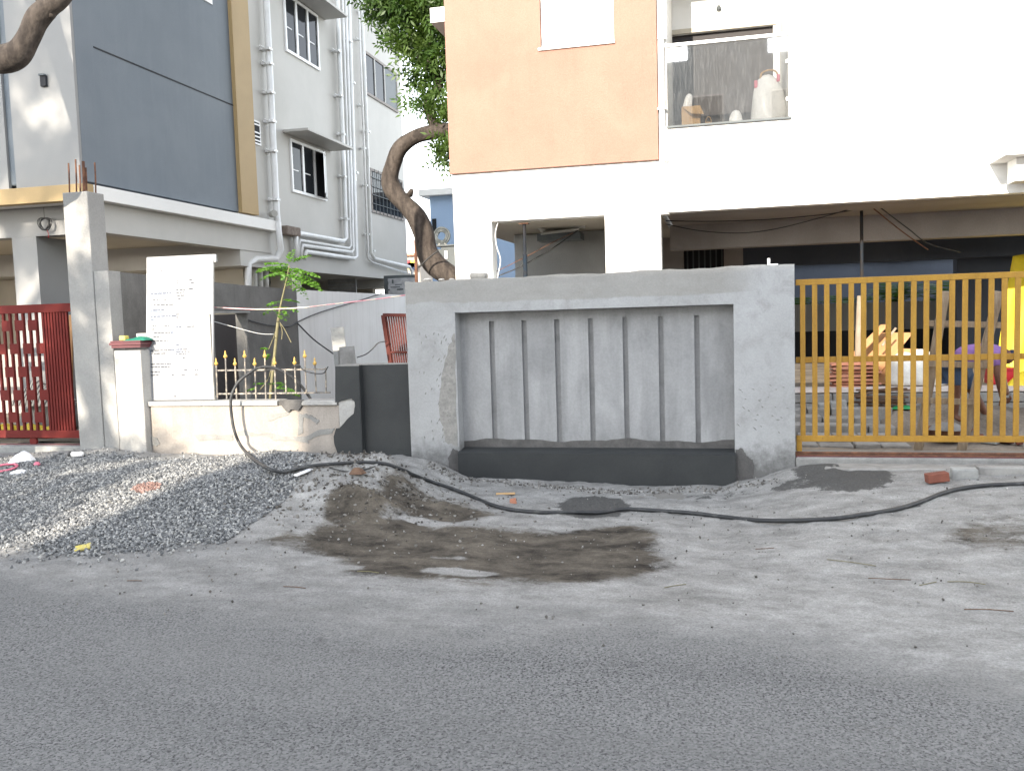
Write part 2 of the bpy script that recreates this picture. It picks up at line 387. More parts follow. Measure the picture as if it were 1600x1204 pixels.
def gpt(px, py, lift=0):
    """first point of the ground under a line of sight"""
    d = ray(px, py); t = np.arange(2.5, 14, .004)
    X, Y, Z = d.x*t, d.y*t, EYE+d.z*t
    k = np.nonzero(Z < gz(X, Y)+lift)[0]; k = k[0] if len(k) else len(t)-1
    return Vector((X[k], Y[k], Z[k]))
def pell(px, py, rx, ry):
    p = PZ(px, py, -.08); k = p.y/FPX
    return p.x, p.y, rx*k*1.03, ry*p.y*p.y/(FPX*1.63)
def ell(x, y, e):
    return np.sqrt(((x-e[0])/e[2])**2+((y-e[1])/e[3])**2)
def masks(x, y):
    wet = np.zeros_like(x); mor = np.zeros_like(x)
    for (a, b, c, d, s) in ((720,855,250,50,1),(880,860,170,48,1),(600,840,150,34,.95),(660,800,90,20,.6),(640,790,60,14,.7),(960,830,75,24,.9),(555,812,60,18,.85),
                            (545,770,75,9,.8),(630,768,40,8,.75),(1580,850,100,26,.42),(700,800,80,14,.7),(500,850,130,16,.55)):
        wet = np.maximum(wet, s*(1-sstep(.55, 1.25, ell(x, y, pell(a, b, c, d)))))
    for (a, b, c, d, s) in ((715,886,75,7,1),(665,812,45,4,.6),(700,868,40,4,.5),(520,880,60,6,.5)):
        wet = wet-s*(1-sstep(.5, 1.3, ell(x, y, pell(a, b, c, d))))
    for (a, b, c, d, s) in ((1320,762,72,24,1),(925,780,62,19,1),(1245,770,40,8,.6),(1120,765,70,6,.45),(520,722,60,9,.7),(905,795,40,8,.5)):
        mor = np.maximum(mor, s*(1-sstep(.55, 1.25, ell(x, y, pell(a, b, c, d)))))
    lim = 4.85-.20*np.clip(x+1, -4, 3)
    dust = sstep(-1.15, .55, y-lim+fbm(x*.55, y*1.6, 4)*1.5)
    dust = np.clip(dust, 0, 1)*.95
    return np.clip(dust, 0, 1), np.clip(wet, 0, 1), mor
def sheet(name, xs, ys):
    X, Y = np.meshgrid(xs, ys); Z = gz(X, Y)
    nx, ny = len(xs), len(ys)
    v = np.stack([X, Y, Z], -1).reshape(-1, 3)
    i = np.arange(nx*ny).reshape(ny, nx)
    f = np.stack([i[:-1,:-1], i[:-1,1:], i[1:,1:], i[1:,:-1]], -1).reshape(-1, 4)
    me = bpy.data.meshes.new(name); me.from_pydata(v.tolist(), [], f.tolist()); me.update()
    for n, a in zip(('dust', 'wet', 'mortar'), masks(X, Y)):
        at = me.attributes.new(n, 'FLOAT', 'POINT'); at.data.foreach_set('value', a.reshape(-1).astype(np.float32))
    return struct(link(name, me, M['ground'], smooth=True))
xs = np.concatenate([np.linspace(-70,-9.5,22)[:-1], np.arange(-9.5,4.6,.035), np.linspace(4.6,70,22)])
ysr = np.concatenate([np.linspace(-6,1.2,12)[:-1], np.arange(1.2,5.0001,.05)])
ysv = np.concatenate([np.arange(ysr[-1],8.96,.03)])
sheet('road', xs, ysr); sheet('verge', xs, ysv)
yend = float(ysv[-1])
struct(MB().add([(-70,-40,-.11),(70,-40,-.11),(70,-6,-.11),(-70,-6,-.11)], [(0,1,2,3)]).build('far_pavement', M['asphalt_far']))
struct(MB().add([(-400,-400,-.16),(400,-400,-.16),(400,400,-.16),(-400,400,-.16)], [(0,1,2,3)]).build('ground', M['asphalt_far']))
# yards behind the walls
def yard(name, x0, x1, y0, y1, z, m, step=.12, amp=.05):
    xs_ = np.arange(x0, x1+.01, step); ys_ = np.arange(y0, y1+.01, step)
    X, Y = np.meshgrid(xs_, ys_); Z = z+fbm(X*1.3, Y*1.3, 5)*amp*2
    i = np.arange(X.size).reshape(X.shape)
    f = np.stack([i[:-1,:-1], i[:-1,1:], i[1:,1:], i[1:,:-1]], -1).reshape(-1, 4)
    me = bpy.data.meshes.new(name); me.from_pydata(np.stack([X,Y,Z],-1).reshape(-1,3).tolist(), [], f.tolist())
    return struct(link(name, me, m, smooth=True))
yard('yard_ground', -6.7, 7, 8.93, 24, .06, M['dirt'])
yard('neighbour_yard_ground', -16, -6.95, 8.93, 24, .20, M['dirt'], .2)

# gravel: thousands of chippings lying on the heap
def chips(name, n, m, region, smin, smax, seed, lift=0):
    rg = np.random.default_rng(seed)
    bm = bmesh.new(); bmesh.ops.create_icosphere(bm, subdivisions=1, radius=1)
    base = np.array([v.co[:] for v in bm.verts]); fc = np.array([[v.index for v in f.verts] for f in bm.faces]); bm.free()
    # octahedron-like cheap stone
    pts = region(rg, n); n = len(pts)
    x, y = pts[:,0], pts[:,1]; z = gz(x, y)
    base = np.array([(1,0,0),(-1,0,0),(0,1,0),(0,-1,0),(.1,.1,1),(-.1,-.1,-1),(.65,.65,.5),(-.6,.6,-.5)])
    fc = np.array([(0,6,4),(6,2,4),(2,1,4),(1,3,4),(3,0,4),(0,2,6),(0,5,2),(2,5,7),(2,7,1),(7,5,1),(1,5,3),(3,5,0)])
    k = len(base)
    sc = rg.uniform(smin, smax, (n,1,1))*rg.uniform(.55,1.15,(n,1,3))
    V = base[None]*sc*(1+rg.uniform(-.22,.22,(n,k,1)))
    q = rg.normal(size=(n,4)); q /= np.linalg.norm(q,axis=1)[:,None]; a,b,c,d = q.T
    R = np.stack([np.stack([1-2*(c*c+d*d),2*(b*c-a*d),2*(b*d+a*c)],-1),np.stack([2*(b*c+a*d),1-2*(b*b+d*d),2*(c*d-a*b)],-1),np.stack([2*(b*d-a*c),2*(c*d+a*b),1-2*(b*b+c*c)],-1)],1)
    V = np.einsum('nij,nkj->nki', R, V)
    V += np.stack([x, y, z+rg.uniform(0,.016,n)+lift], -1)[:,None]
    F_ = (fc[None]+(np.arange(n)*k)[:,None,None]).reshape(-1,3)
    me = bpy.data.meshes.new(name); me.from_pydata(V.reshape(-1,3).tolist(), [], F_.tolist()); me.update()
    at = me.attributes.new('tone', 'FLOAT', 'POINT'); at.data.foreach_set('value', np.repeat(rg.random(n), k).astype(np.float32))
    return struct(link(name, me, m), 'stuff')
def chipmat(name, a, b_, c):
    m, nt, b = newmat(name); at = node(nt, 'ShaderNodeAttribute'); at.attribute_name = 'tone'
    n = node(nt, 'ShaderNodeValToRGB'); e = n.color_ramp.elements
    e[0].color = (*a,1); e[1].color = (*c,1); e[0].position = .0; e[1].position = 1
    e2 = e.new(.55); e2.color = (*b_,1)
    nt.links.new(at.outputs['Fac'], n.inputs[0]); nt.links.new(n.outputs[0], b.inputs['Base Color']); b.inputs['Roughness'].default_value = .85
    return m
M['chips'] = chipmat('blue_grey_chippings', (.07,.073,.076), (.20,.203,.205), (.40,.395,.375))
M['clods'] = chipmat('pale_clods', (.05,.045,.04), (.15,.14,.125), (.36,.35,.33))
GPOLY = [gpt(*p) for p in ((-40,715),(60,722),(120,714),(185,712),(230,722),(330,722),(400,716),(455,712),(500,722),(520,745),(480,770),(430,800),(400,845),(250,850),(150,862),(90,862),(20,842),(-60,848))]
def inpoly(x, y, poly):
    r = np.zeros(x.shape, bool); n = len(poly); j = n-1
    for i in range(n):
        xi, yi, xj, yj = poly[i].x, poly[i].y, poly[j].x, poly[j].y
        r ^= ((yi > y) != (yj > y)) & (x < (xj-xi)*(y-yi)/(yj-yi+1e-12)+xi); j = i
    return r
def gravel_region(rg, n):
    x = rg.uniform(-8.2,-3.6,n); y = rg.uniform(5.0,8.62,n)
    sg_ = np.where(rg.random(n) < .15, .28, .07); xx = x+rg.normal(0,1,n)*sg_+fbm(x*1.5,y*1.5)*.25; yy = y+rg.normal(0,1,n)*sg_+fbm(x*1.5+9,y*1.5)*.25
    k = inpoly(xx, yy, GPOLY); return np.stack([x,y],-1)[k]
tag(chips('gravel', 95000, M['chips'], gravel_region, .008, .0175, 3), 'heap of blue grey stone chippings spread in front of old wall', 'gravel')
def spill_region(rg, n):
    x = rg.uniform(-8.5,3.2,n); y = rg.normal(6.6,1.2,n); k = (y > 4.2)&(y < 8.55)&(rg.random(n) < np.where(x < -3, .9, .45)); return np.stack([x,y],-1)[k]
tag(chips('rubble', 3800, M['clods'], spill_region, .003, .012, 4, -.003), 'small clods and chips scattered over the dusty verge', 'rubble')
def crust_region(rg, n):
    t = rg.random(n); x = -2.9+3.4*t; y = 8.33+.12*np.sin(t*9)+rg.normal(0,.07,n)-.12*(t > .8); k = y < 8.56; return np.stack([x,y],-1)[k]
tag(chips('mortar_crumbs', 900, M['clods'], crust_region, .004, .016, 5, -.004), 'pale dried mortar crumbs along the foot of niche wall', 'rubble')

def mound_region(rg, n):
    x = rg.normal(-3.2,.55,n); y = rg.normal(7.15,.45,n); k = (y > 5.6)&(y < 8.4); return np.stack([x,y],-1)[k]
M['sandclods'] = chipmat('sand_clods', (.045,.039,.033), (.115,.104,.09), (.24,.23,.21))
tag(chips('sand_lumps', 1300, M['sandclods'], mound_region, .004, .022, 6, -.006), 'lumps of damp and dry sand crumbling over the mound by the hose', 'rubble')

# ------------------------------------------------------------------ boundary wall with recessed niche
bw = thing('boundary_wall', 'new grey rendered boundary wall with recessed grooved niche', 'wall', (-1.25, YW, 0))
XL_, XR_ = -3.19, .67; NX0, NX1 = -2.66, .115; NZ0, NZ1 = .165, 1.598; ND = .17
def wall_with_niche():
    b = MB(); n = 40
    top = [XL_+(XR_-XL_)*i/n for i in range(n+1)]
    zt = lambda x: 1.93+.027*(x-XL_)/(XR_-XL_)+.006*math.sin(x*7)+.004*math.sin(x*23)
    y0, y1 = YW, YW+.26
    # front ring
    b.add([(XL_,y0,-.3),(NX0,y0,-.3),(NX0,y0,NZ0),(NX0,y0,NZ1),(XL_,y0,NZ1)], [(0,1,2,3,4)])
    b.add([(NX1,y0,-.3),(XR_,y0,-.3),(XR_,y0,NZ1),(NX1,y0,NZ1),(NX1,y0,NZ0)], [(0,1,2,3,4)])
    b.add([(NX0,y0,-.3),(NX1,y0,-.3),(NX1,y0,NZ0),(NX0,y0,NZ0)], [(0,1,2,3)])
    vs = [(x,y0,NZ1) for x in top]+[(x,y0,zt(x)) for x in top]+[(x,y1,zt(x)+.004) for x in top]
    m_ = n+1
    b.add(vs, [(i,i+1,m_+i+1,m_+i) for i in range(n)]+[(m_+i,m_+i+1,2*m_+i+1,2*m_+i) for i in range(n)])
    # sides, back
    b.add([(XL_,y0,-.3),(XL_,y1,-.3),(XL_,y1,zt(XL_)),(XL_,y0,zt(XL_))], [(3,2,1,0)][::1])
    b.add([(XR_,y0,-.3),(XR_,y1,-.3),(XR_,y1,zt(XR_)),(XR_,y0,zt(XR_))], [(0,1,2,3)])
    b.add([(XL_,y1,-.3),(XR_,y1,-.3),(XR_,y1,zt(XR_)),(XL_,y1,zt(XL_))], [(3,2,1,0)])
    # niche jambs
    yn = YW+ND
    b.add([(NX0,y0,NZ0),(NX0,yn,NZ0),(NX0,yn,NZ1),(NX0,y0,NZ1)], [(0,1,2,3)])
    b.add([(NX1,y0,NZ0),(NX1,yn,NZ0),(NX1,yn,NZ1),(NX1,y0,NZ1)], [(3,2,1,0)])
    b.add([(NX0,y0,NZ1),(NX1,y0,NZ1),(NX1,yn,NZ1),(NX0,yn,NZ1)], [(3,2,1,0)])
    b.add([(NX0,y0,NZ0),(NX1,y0,NZ0),(NX1,yn,NZ0),(NX0,yn,NZ0)], [(0,1,2,3)])
    return b
def niche_wall_material():
    m, nt, b = newmat('niche_wall_render'); p = pos(nt)
    sep = node(nt, 'ShaderNodeSeparateXYZ'); nt.links.new(p, sep.inputs[0])
    def mr(v, a, c):
        n = node(nt, 'ShaderNodeMapRange', interpolation_type='SMOOTHSTEP'); n.inputs[1].default_value = a; n.inputs[2].default_value = c
        nt.links.new(v, n.inputs[0]); return n.outputs[0]
    def mth(op, a, c):
        n = node(nt, 'ShaderNodeMath', operation=op)
        for i, v in enumerate((a, c)):
            if hasattr(v, 'links'): nt.links.new(v, n.inputs[i])
            else: n.inputs[i].default_value = v
        return n.outputs[0]
    base = mixc(nt, ramp(nt, noise(nt, p, 1.5, 7, .62, .5), .3, .7), (.29,.29,.285), (.375,.378,.38))
    base = mixc(nt, ramp(nt, noise(nt, p, 5, 6, .7, .6), .5, .8), base, (.245,.243,.237))
    wob = noise(nt, pos(nt, (1,1,.2)), 2.2, 5, .6)
    zz = mth('ADD', sep.outputs['Z'], mth('MULTIPLY', mth('SUBTRACT', wob, .5), .12))
    band = mth('MULTIPLY', mr(zz, 1.690, 1.715), mth('SUBTRACT', 1, mr(mth('ADD', sep.outputs['X'], mth('MULTIPLY', wob, .8)), .35, .75)))
    base = mixc(nt, mth('MULTIPLY', band, .75), base, mixc(nt, ramp(nt, noise(nt, pos(nt, (.6,1,2)), 4, 6, .65), .3, .7), (.29,.28,.26), (.235,.228,.21)))
    low = mth('ADD', mr(sep.outputs['Z'], .55, -.05), mth('MULTIPLY', mth('SUBTRACT', noise(nt, p, 6, 7, .7), .5), 1.6))
    base = mixc(nt, ramp(nt, low, .45, 1.1), base, (.135,.133,.128))
    base = mixc(nt, ramp(nt, noise(nt, pos(nt, (5,5,2)), 6, 4, .6), .72, .80), base, (.17,.17,.165))
    base = mixc(nt, 1, base, ramp(nt, noise(nt, p, 60, 4, .6), .25, .75, (.9,)*3, (1.05,)*3), 'MULTIPLY')
    nt.links.new(base, b.inputs['Base Color']); b.inputs['Roughness'].default_value = .82; b.inputs['Specular IOR Level'].default_value = .3
    bump(nt, b, mth('ADD', noise(nt, p, 50, 5, .65), mth('MULTIPLY', noise(nt, p, 4, 3), 2.5)), .25)
    return m
wall_with_niche().build('rendered_frame', niche_wall_material(), bw)
YN = YW+ND
gx = [(PY(x-4,600,YN).x, PY(x+4,600,YN).x) for x in (771,821.5,872.5,925,978.5,1034,1090)]
GZ0, GZ1 = .20, 1.50
xc = [NX0]+[v for ab in gx for v in ab]+[NX1]; zc = [NZ0, GZ0, GZ1, NZ1]
pb = MB()
for i in range(len(xc)-1):
    for j in range(3):
        if i % 2 == 1 and j == 1: continue
        pb.add([(xc[i],YN,zc[j]),(xc[i+1],YN,zc[j]),(xc[i+1],YN,zc[j+1]),(xc[i],YN,zc[j+1])], [(0,1,2,3)])
pb.build('niche_panel', M['panel_render'], bw)
for a, c in gx:
    d = .03; y0, y1 = YN, YN+d; g = MB()
    g.add([(a,y1,GZ0),(c,y1,GZ0),(c,y1,GZ1),(a,y1,GZ1),(a,y0,GZ0),(c,y0,GZ0),(c,y0,GZ1),(a,y0,GZ1)],
          [(0,1,2,3),(4,0,3,7),(1,5,6,2),(3,2,6,7),(4,5,1,0)])
    g.build('groove', M['shaded_groove_render'], bw)
# wet cement plinth at the foot, its damp edge, and the damp strip at the bottom of the niche
def jag(pts, amp=.012, sub=5, seed=1):
    rr = random.Random(seed); out = []
    n = len(pts)
    for i in range(n):
        a, b2 = pts[i], pts[(i+1)%n]
        for k in range(sub):
            t = k/sub; j = 0 if k == 0 else amp
            out.append((a[0]+(b2[0]-a[0])*t+rr.uniform(-j,j), a[1]+(b2[1]-a[1])*t+rr.uniform(-j,j)))
    return out
b = MB(); b.prismX([(YW-.055,-.35),(YW-.003,-.35),(YW-.003,.172),(YW-.055,.155)], NX0-.004, NX1+.004)
b.add([(NX0+.003,YW-.055,.1555),(NX1-.003,YW-.055,.1555),(NX1-.003,YN-.003,.185),(NX0+.003,YN-.003,.185)], [(0,1,2,3)])
b.build('wet_plinth', M['wet'], bw)
lo = [(PY(x,y,YW).x, PY(x,y,YW).z) for x,y in ((720,698),(708,700),(700,715),(702,735),(720,752))]
MB().prism(jag([(NX0-.004,-.3)]+[(NX0-.004,.16)]+lo[1:4]+[(NX0-.1,-.3)], .008, 4, 3), YW-.006, YW+.002).build('damp_edge', M['damp'], bw)
hi = [(PY(x,y,YW).x, PY(x,y,YW).z) for x,y in ((1151,698),(1160,700),(1166,712),(1176,718),(1178,735),(1176,752))]
MB().prism(jag([(NX1+.004,-.3),(NX1+.004,.2)]+hi[1:]+[(hi[-1][0],-.3)], .008, 4, 4), YW-.007, YW+.002).build('damp_edge', M['damp'], bw)
strip = [(NX0+.004,NZ0+.002)]+[(NX1-.004,NZ0+.002)]
xsn = [NX1-.004-(NX1-NX0-.008)*i/46 for i in range(47)]
strip += [(x, .262+.012*math.sin(x*5)+.008*math.sin(x*13+1)+random.uniform(-.004,.004)) for x in xsn]
MB().prism(strip, YN-.004, YN+.001).build('damp_strip', M['damp'], bw)
# trowel splashes of cement left on the face
rr = random.Random(5)
def splash(bld, cx, cz, w, h, ang, y):
    n = 7; ca, sa = math.cos(ang), math.sin(ang); ring = []
    for k in range(n):
        a = 2*math.pi*k/n; r = rr.uniform(.7,1.15); u, v = w*r*math.cos(a), h*r*math.sin(a)
        ring.append((cx+u*ca-v*sa, cz+u*sa+v*ca))
    vs = [(x, y+.001, z) for x, z in ring]+[(cx, y-rr.uniform(.004,.009), cz)]
    bld.add(vs, [(k, (k+1)%n, n) for k in range(n)])
sp = MB()
for _ in range(95):
    px = 715-abs(rr.gauss(0,24)); py = rr.uniform(520,690)
    if px < 655 or px > 711: continue
    p = PY(px, py, YW); splash(sp, p.x, p.z, rr.uniform(.004,.008), rr.uniform(.012,.034), -.35+rr.gauss(0,.2), YW)
for _ in range(26):
    px = rr.uniform(1153,1235); py = rr.uniform(600,680)
    p = PY(px, py, YW); splash(sp, p.x, p.z, rr.uniform(.003,.006), rr.uniform(.010,.026), 1.05+rr.gauss(0,.2), YW)
struct(sp.build('cement_splashes', M['greycem'], bw), 'stuff')
MB().prism(jag([(PY(x,y,YW).x, PY(x,y,YW).z) for x,y in ((710.5,520),(700,545),(690,590),(686,640),(696,690),(715,697))], .012, 6, 9), YW-.003, YW+.002).build('cement_smear', mat('smeared_cement', (.29,.28,.26), (.22,.213,.2), 14, .9, .8, 35, grain=.2), bw)
# lumps and stone on the wall top
p = PY(748,431,YW+.10)
o = MB().box(p.x-.085,p.x+.085,YW+.04,YW+.18,1.938,2.0).build('cement_lump', M['greycem'], None, bevel=.02)
tag(o, 'rounded grey cement lump sitting on the niche wall top', 'lump')
for i, (px, w_, h_) in enumerate(((668,.05,.03),(690,.035,.02),(706,.03,.018))):
    p = PY(px,440,YW+.1); o = MB().lathe([(w_*.8,0),(w_,h_*.5),(w_*.6,h_)], (p.x,YW+.1,1.936), 7).build('mortar_lump', M['oldwhite'])
    tag(o, ('widest','middle','smallest')[i]+' of three pale mortar blobs on the wall top near the tree', 'lump', 'mortar blobs on the wall top')
p = PY(1201,408,YW+.1)
o = MB().box(p.x-.012,p.x+.012,YW+.08,YW+.11,1.957,2.02).build('white_scrap', M['plastic_w']); tag(o, 'tiny upright white scrap standing on the wall top near the yellow gate', 'scrap')
p = PY(1208,411,YW+.1)
o = MB().box(p.x-.03,p.x+.045,YW+.1,YW+.16,1.957,1.967).build('tile_scrap', M['plastic_w']); tag(o, 'flat white tile scrap lying on the wall top near the yellow gate', 'scrap')

# ------------------------------------------------------------------ low wet cement wall and its pillar
lw = thing('low_wall', 'short low wall freshly coated in dark wet cement', 'wall', (-3.47, 8.7, 0))
MB().box(-3.77,-3.193,8.70,8.90,-.2,1.075).build('wall_body', M['wet'], lw, bevel=.008)
MB().box(-3.775,-3.193,8.694,8.905,1.0755,1.084).build('wall_top', M['greycem'], lw)
gp = thing('gate_pillar', 'old white pillar half covered with dark wet cement', 'pillar', (-3.9, 8.7, 0))
pz = PY(524,571,8.63).z
MB().box(-3.985,-3.742,8.646,8.90,-.2,pz-.01).build('pillar_core', M['oldwhite'], gp)
pc = lambda x, y: (lambda q: (q.x, q.z))(PY(x/6.667+500, y/6.667+550, 8.63))
patch = [(150,500),(190,520),(250,500),(330,485),(360,520),(365,560),(350,640),(290,690),(230,760),(205,790),(160,780)]
out = [(158,148),(402,140),(415,600),(440,1050),(430,1180),(240,1180),(185,1060),(150,960),(142,880),(165,795)]
poly = [pc(*q) for q in out]+jag([pc(*q) for q in ((205,790),(230,760),(290,690),(350,640),(365,560),(360,520),(330,485),(250,500),(190,520))], .004, 3, 8)[:-2]+[pc(158,522)]
MB().prism(poly, 8.63, 8.6455).build('cement_coat', M['wet'], gp)
MB().box(-3.742+.0005,-3.728,8.632,8.699,-.2,pz-.004).build('cement_side', M['wet'], gp)
MB().box(-3.99,-3.73,8.628,8.905,pz-.009,pz+.002).build('pillar_top', M['greycem'], gp)

# ------------------------------------------------------------------ old compound wall with coping
ow = thing('compound_wall', 'old low cream plastered wall with patches of grey cement', 'wall', (-5.2, YW, 0))
b = MB(); n = 30; X0, X1 = -6.40, -3.99
MB().box(X0,X1,YW,YW+.18,-.2,.655).build('wall_body', M['oldwall'], ow, bevel=.006)
c6 = lambda x, y, Y=YW: (lambda q: (q.x, q.z))(PY(x/6.336+320, y/6.336+530, Y))
for i, (a, c) in enumerate(((-6.402,-5.62),(-5.617,-4.70),(-4.42,-4.0))):
    MB().box(a,c,YW-.03,YW+.21,.657,.707).build('coping_slab', M['oldwhite'], ow, bevel=.006)
MB().box(-4.695,-4.425,YW-.004,YW+.17,.657,.695).build('broken_gap', M['damp'], ow)
for k, (pl, mm) in enumerate((([(745,598),(985,598),(960,670),(940,700),(880,690),(825,712),(780,660)], 'damp'),
        ([(605,752),(700,738),(830,712),(842,742),(700,790),(630,812)], 'greycem'),
        ([(930,740),(1000,735),(1080,770),(1135,800),(1112,842),(1050,790),(978,772),(972,930),(925,950)], 'greycem'),
        ([(330,912),(400,895),(500,930),(650,925),(800,962),(1000,958),(1150,890),(1282,878),(1262,930),(1100,962),(1022,1000),(1034,1032),(900,1003),(690,1000),(600,950),(340,947)], 'greycem'),
        ([(-100,948),(60,940),(150,950),(280,945),(280,1000),(120,990),(-60,1002)], 'greycem'),
        ([(-560,985),(-520,960),(-470,975),(-440,1030),(-480,1060),(-545,1045)], 'greycem'))):
    MB().prism(jag([c6(*q) for q in pl], .007, 4, 20+k), YW-.004-.0007*k-(.03 if k == 0 else 0), YW+.002).build('cement_patch', M[mm], ow)

# railing with gold spear tips on the old wall
YR = 8.76
rl = thing('spike_railing', 'rusty iron railing with gold spear tips on the old wall', 'railing', (-5.0, YR, .7))
bars = [(113,125,190),(205,218,118),(300,316,192),(395,412,115),(495,508,192),(595,605,114),(693,702,185),(795,805,300),(890,903,182),(990,1006,115),(1090,1104,188),(1195,1202,280)]
R6 = lambda x, y: PY(x/6.336+320, y/6.336+530, YR)
tip = MB().lathe([(.010,0),(.021,.012),(.022,.022),(.011,.04),(.008,.055),(.011,.060),(.006,.072),(.003,.085)], n=10).mesh('finial')
for i, (xt, xb, yt) in enumerate(bars):
    has = i not in (7, 11)
    top = R6(xt, yt+(68 if has else 0)); bot = R6(xb, 590 if i < 7 else 530); bot.z = max(bot.z, .70)
    br = MB().tube([bot, top], .0085, 8).build('bar', M['iron'], rl)
    if has:
        f_ = link('finial', tip, M['gold'], br); f_.location = top; f_.matrix_parent_inverse = Matrix()
for (a, c, h) in (((105,308),(1205,296),.012),((118,540),(1240,527),.012)):
    MB().bar(R6(*a)+Vector((0,.012,0)), R6(*c)+Vector((0,.012,0)), .010, h*1.4).build('rail', M['iron'], rl)
MB().tube(smooth_path([R6(870,285)+Vector((0,-.02,0)), R6(900,258)+Vector((0,-.03,0)), R6(950,255)+Vector((0,-.03,0)), R6(960,280)+Vector((0,-.02,0)), R6(1000,312)+Vector((0,-.02,0)), R6(1090,335)+Vector((0,-.02,0)), R6(1180,335)+Vector((0,-.02,0)), R6(1215,290)+Vector((0,-.02,0)), R6(1225,270)+Vector((0,-.01,0))]), .006, 6).build('tie_wire', M['cable'], rl)

# old pillar with maroon cap
po = thing('capped_pillar', 'old whitewashed pillar with maroon moulded cap', 'pillar', (-6.6, YW, 0))
q0, q1 = PY(177,545,8.56), PY(219,545,8.56)
MB().box(q0.x,q1.x,8.56,8.83,-.2,q0.z-.02).build('pillar_body', M['oldwhite'], po, bevel=.012)
zc_ = PY(200,542,8.54).z
cp = MB(); cp.box(q0.x-.015,q1.x+.015,8.545,8.85,zc_-.01,zc_+.02); cp.box(q0.x-.03,q1.x+.03,8.53,8.865,zc_+.0205,zc_+.05); cp.box(q0.x-.02,q1.x+.02,8.54,8.85,zc_+.0505,zc_+.07)
cp.build('cap', M['maroon'], po, bevel=.005)
zt_ = zc_+.071
def cloth(name, cx, cy, z, sx, sy, h, m, label, cat, seed, parent=None):
    rg = random.Random(seed); n = 9; vs = []; 
    for j in range(n):
        for i in range(n):
            u, v = i/(n-1)*2-1, j/(n-1)*2-1; e = max(abs(u), abs(v))
            r = 1+.12*math.sin(3*math.atan2(v,u)+seed)
            vs.append((cx+u*sx*r, cy+v*sy*r, z+h*(1-e**2)*(.55+.45*rg.random())+(.002 if e < 1 else 0)))
    fs = [(j*n+i, j*n+i+1, (j+1)*n+i+1, (j+1)*n+i) for j in range(n-1) for i in range(n-1)]
    o = MB().add(vs, fs).build(name, m, parent, True)
    s_ = o.modifiers.new('thick', 'SOLIDIFY'); s_.thickness = .006
    ss = o.modifiers.new('sub', 'SUBSURF'); ss.levels = 1; ss.render_levels = 2
    if label: tag(o, label, cat)
    return o
pm = (q0.x+q1.x)/2
cloth('teal_cloth', pm+.10, 8.68, zt_, .13, .12, .05, M['teal'], 'crumpled teal cloth lying on the maroon pillar cap', 'cloth', 2)
o = MB().box(pm-.14,pm-.06,8.62,8.70,zt_,zt_+.055).build('yellow_packet', M['ylw'], bevel=.012); tag(o, 'small yellow packet on the maroon pillar cap', 'packet')
o = MB().box(pm-.055,pm+.16,8.81,8.86,zt_+.03,zt_+.075).build('folded_paper', M['sack'], bevel=.01); tag(o, 'folded beige paper strip behind the teal cloth on the pillar', 'paper')

# tall pillar with rebar
tp = thing('tall_pillar', 'tall bare cement pillar with rusty rebar stubs on top', 'pillar', (-7.1, YW, 0))
tz = PY(115,300,YW).z; xl0 = PY(111,500,YW).x; xr0 = PY(138,330,YW).x
yb = PX(164,330,xr0).y
MB().box(xl0,xr0,YW,yb,-.1,tz).build('pillar_body', M['pillar'], tp, bevel=.008)
for i, (px, py, pyt, dy) in enumerate(((108,296,255,.05),(119,296,249,.12),(125,296,258,.25),(131,296,252,.04),(135,296,262,.06),(149,296,254,.3))):
    Yq = YW+dy; a = PY(px, py, Yq); a.z = tz-.02; c = PY(px-1, pyt, Yq)
    c.x = min(c.x, xr0-.01)
    MB().tube([a, a.lerp(c,.5)+Vector((.004,0,0)), c], .009 if i != 3 else .016, 6).build('rebar', M['rust'], tp)
# stub wall right of the pillar, then the long side wall running back
sw = thing('side_wall', 'long side boundary wall of weathered grey render running back with doorway', 'wall', (-6.8, 12, 0))
XS = -6.735
MB().box(xr0+.003,XS,YW+.012,YW+.22,-.1,2.195).build('end_face', M['pillar'], sw, bevel=.006)
y0 = YW+.222
MB().prismX([(y0,-.1),(10.75,-.1),(10.75,2.13),(y0,2.19)], XS-.2, XS-.003).build('wall_section', M['sidewall'], sw)
MB().prismX([(10.752,1.735),(11.634,1.735),(11.634,2.11),(10.752,2.13)], XS-.2, XS-.003).build('lintel', M['sidewall'], sw)
MB().prismX([(11.637,-.1),(13.2,-.1),(13.2,2.08),(11.637,2.11)], XS-.2, XS-.003).build('wall_section', M['sidewall'], sw)
MB().prismX([(13.203,-.1),(24,-.1),(24,2.06),(13.203,2.08)], XS-.2, XS+.001).build('whitewashed_section', M['sidewhite'], sw)
MB().box(XS-.205,XS+.02,10.70,11.68,1.71,1.733).build('door_lintel_edge', M['pillar'], sw)
o = MB().prism([(XS-.9,.1),(XS-.25,.1),(XS-.25,1.7),(XS-.9,1.7)], 11.9, 11.93); o = o.build('door_board', M['brown_door']); tag(o, 'dark brown board standing inside the side wall doorway', 'board')
p = PX(347,545,XS+.05)
o = MB().box(XS-.9,XS-.78,11.2,11.24,.6,1.25).build('leaning_panel', M['oldwhite']); tag(o, 'narrow white panel behind the gold tipped railing doorway', 'panel')

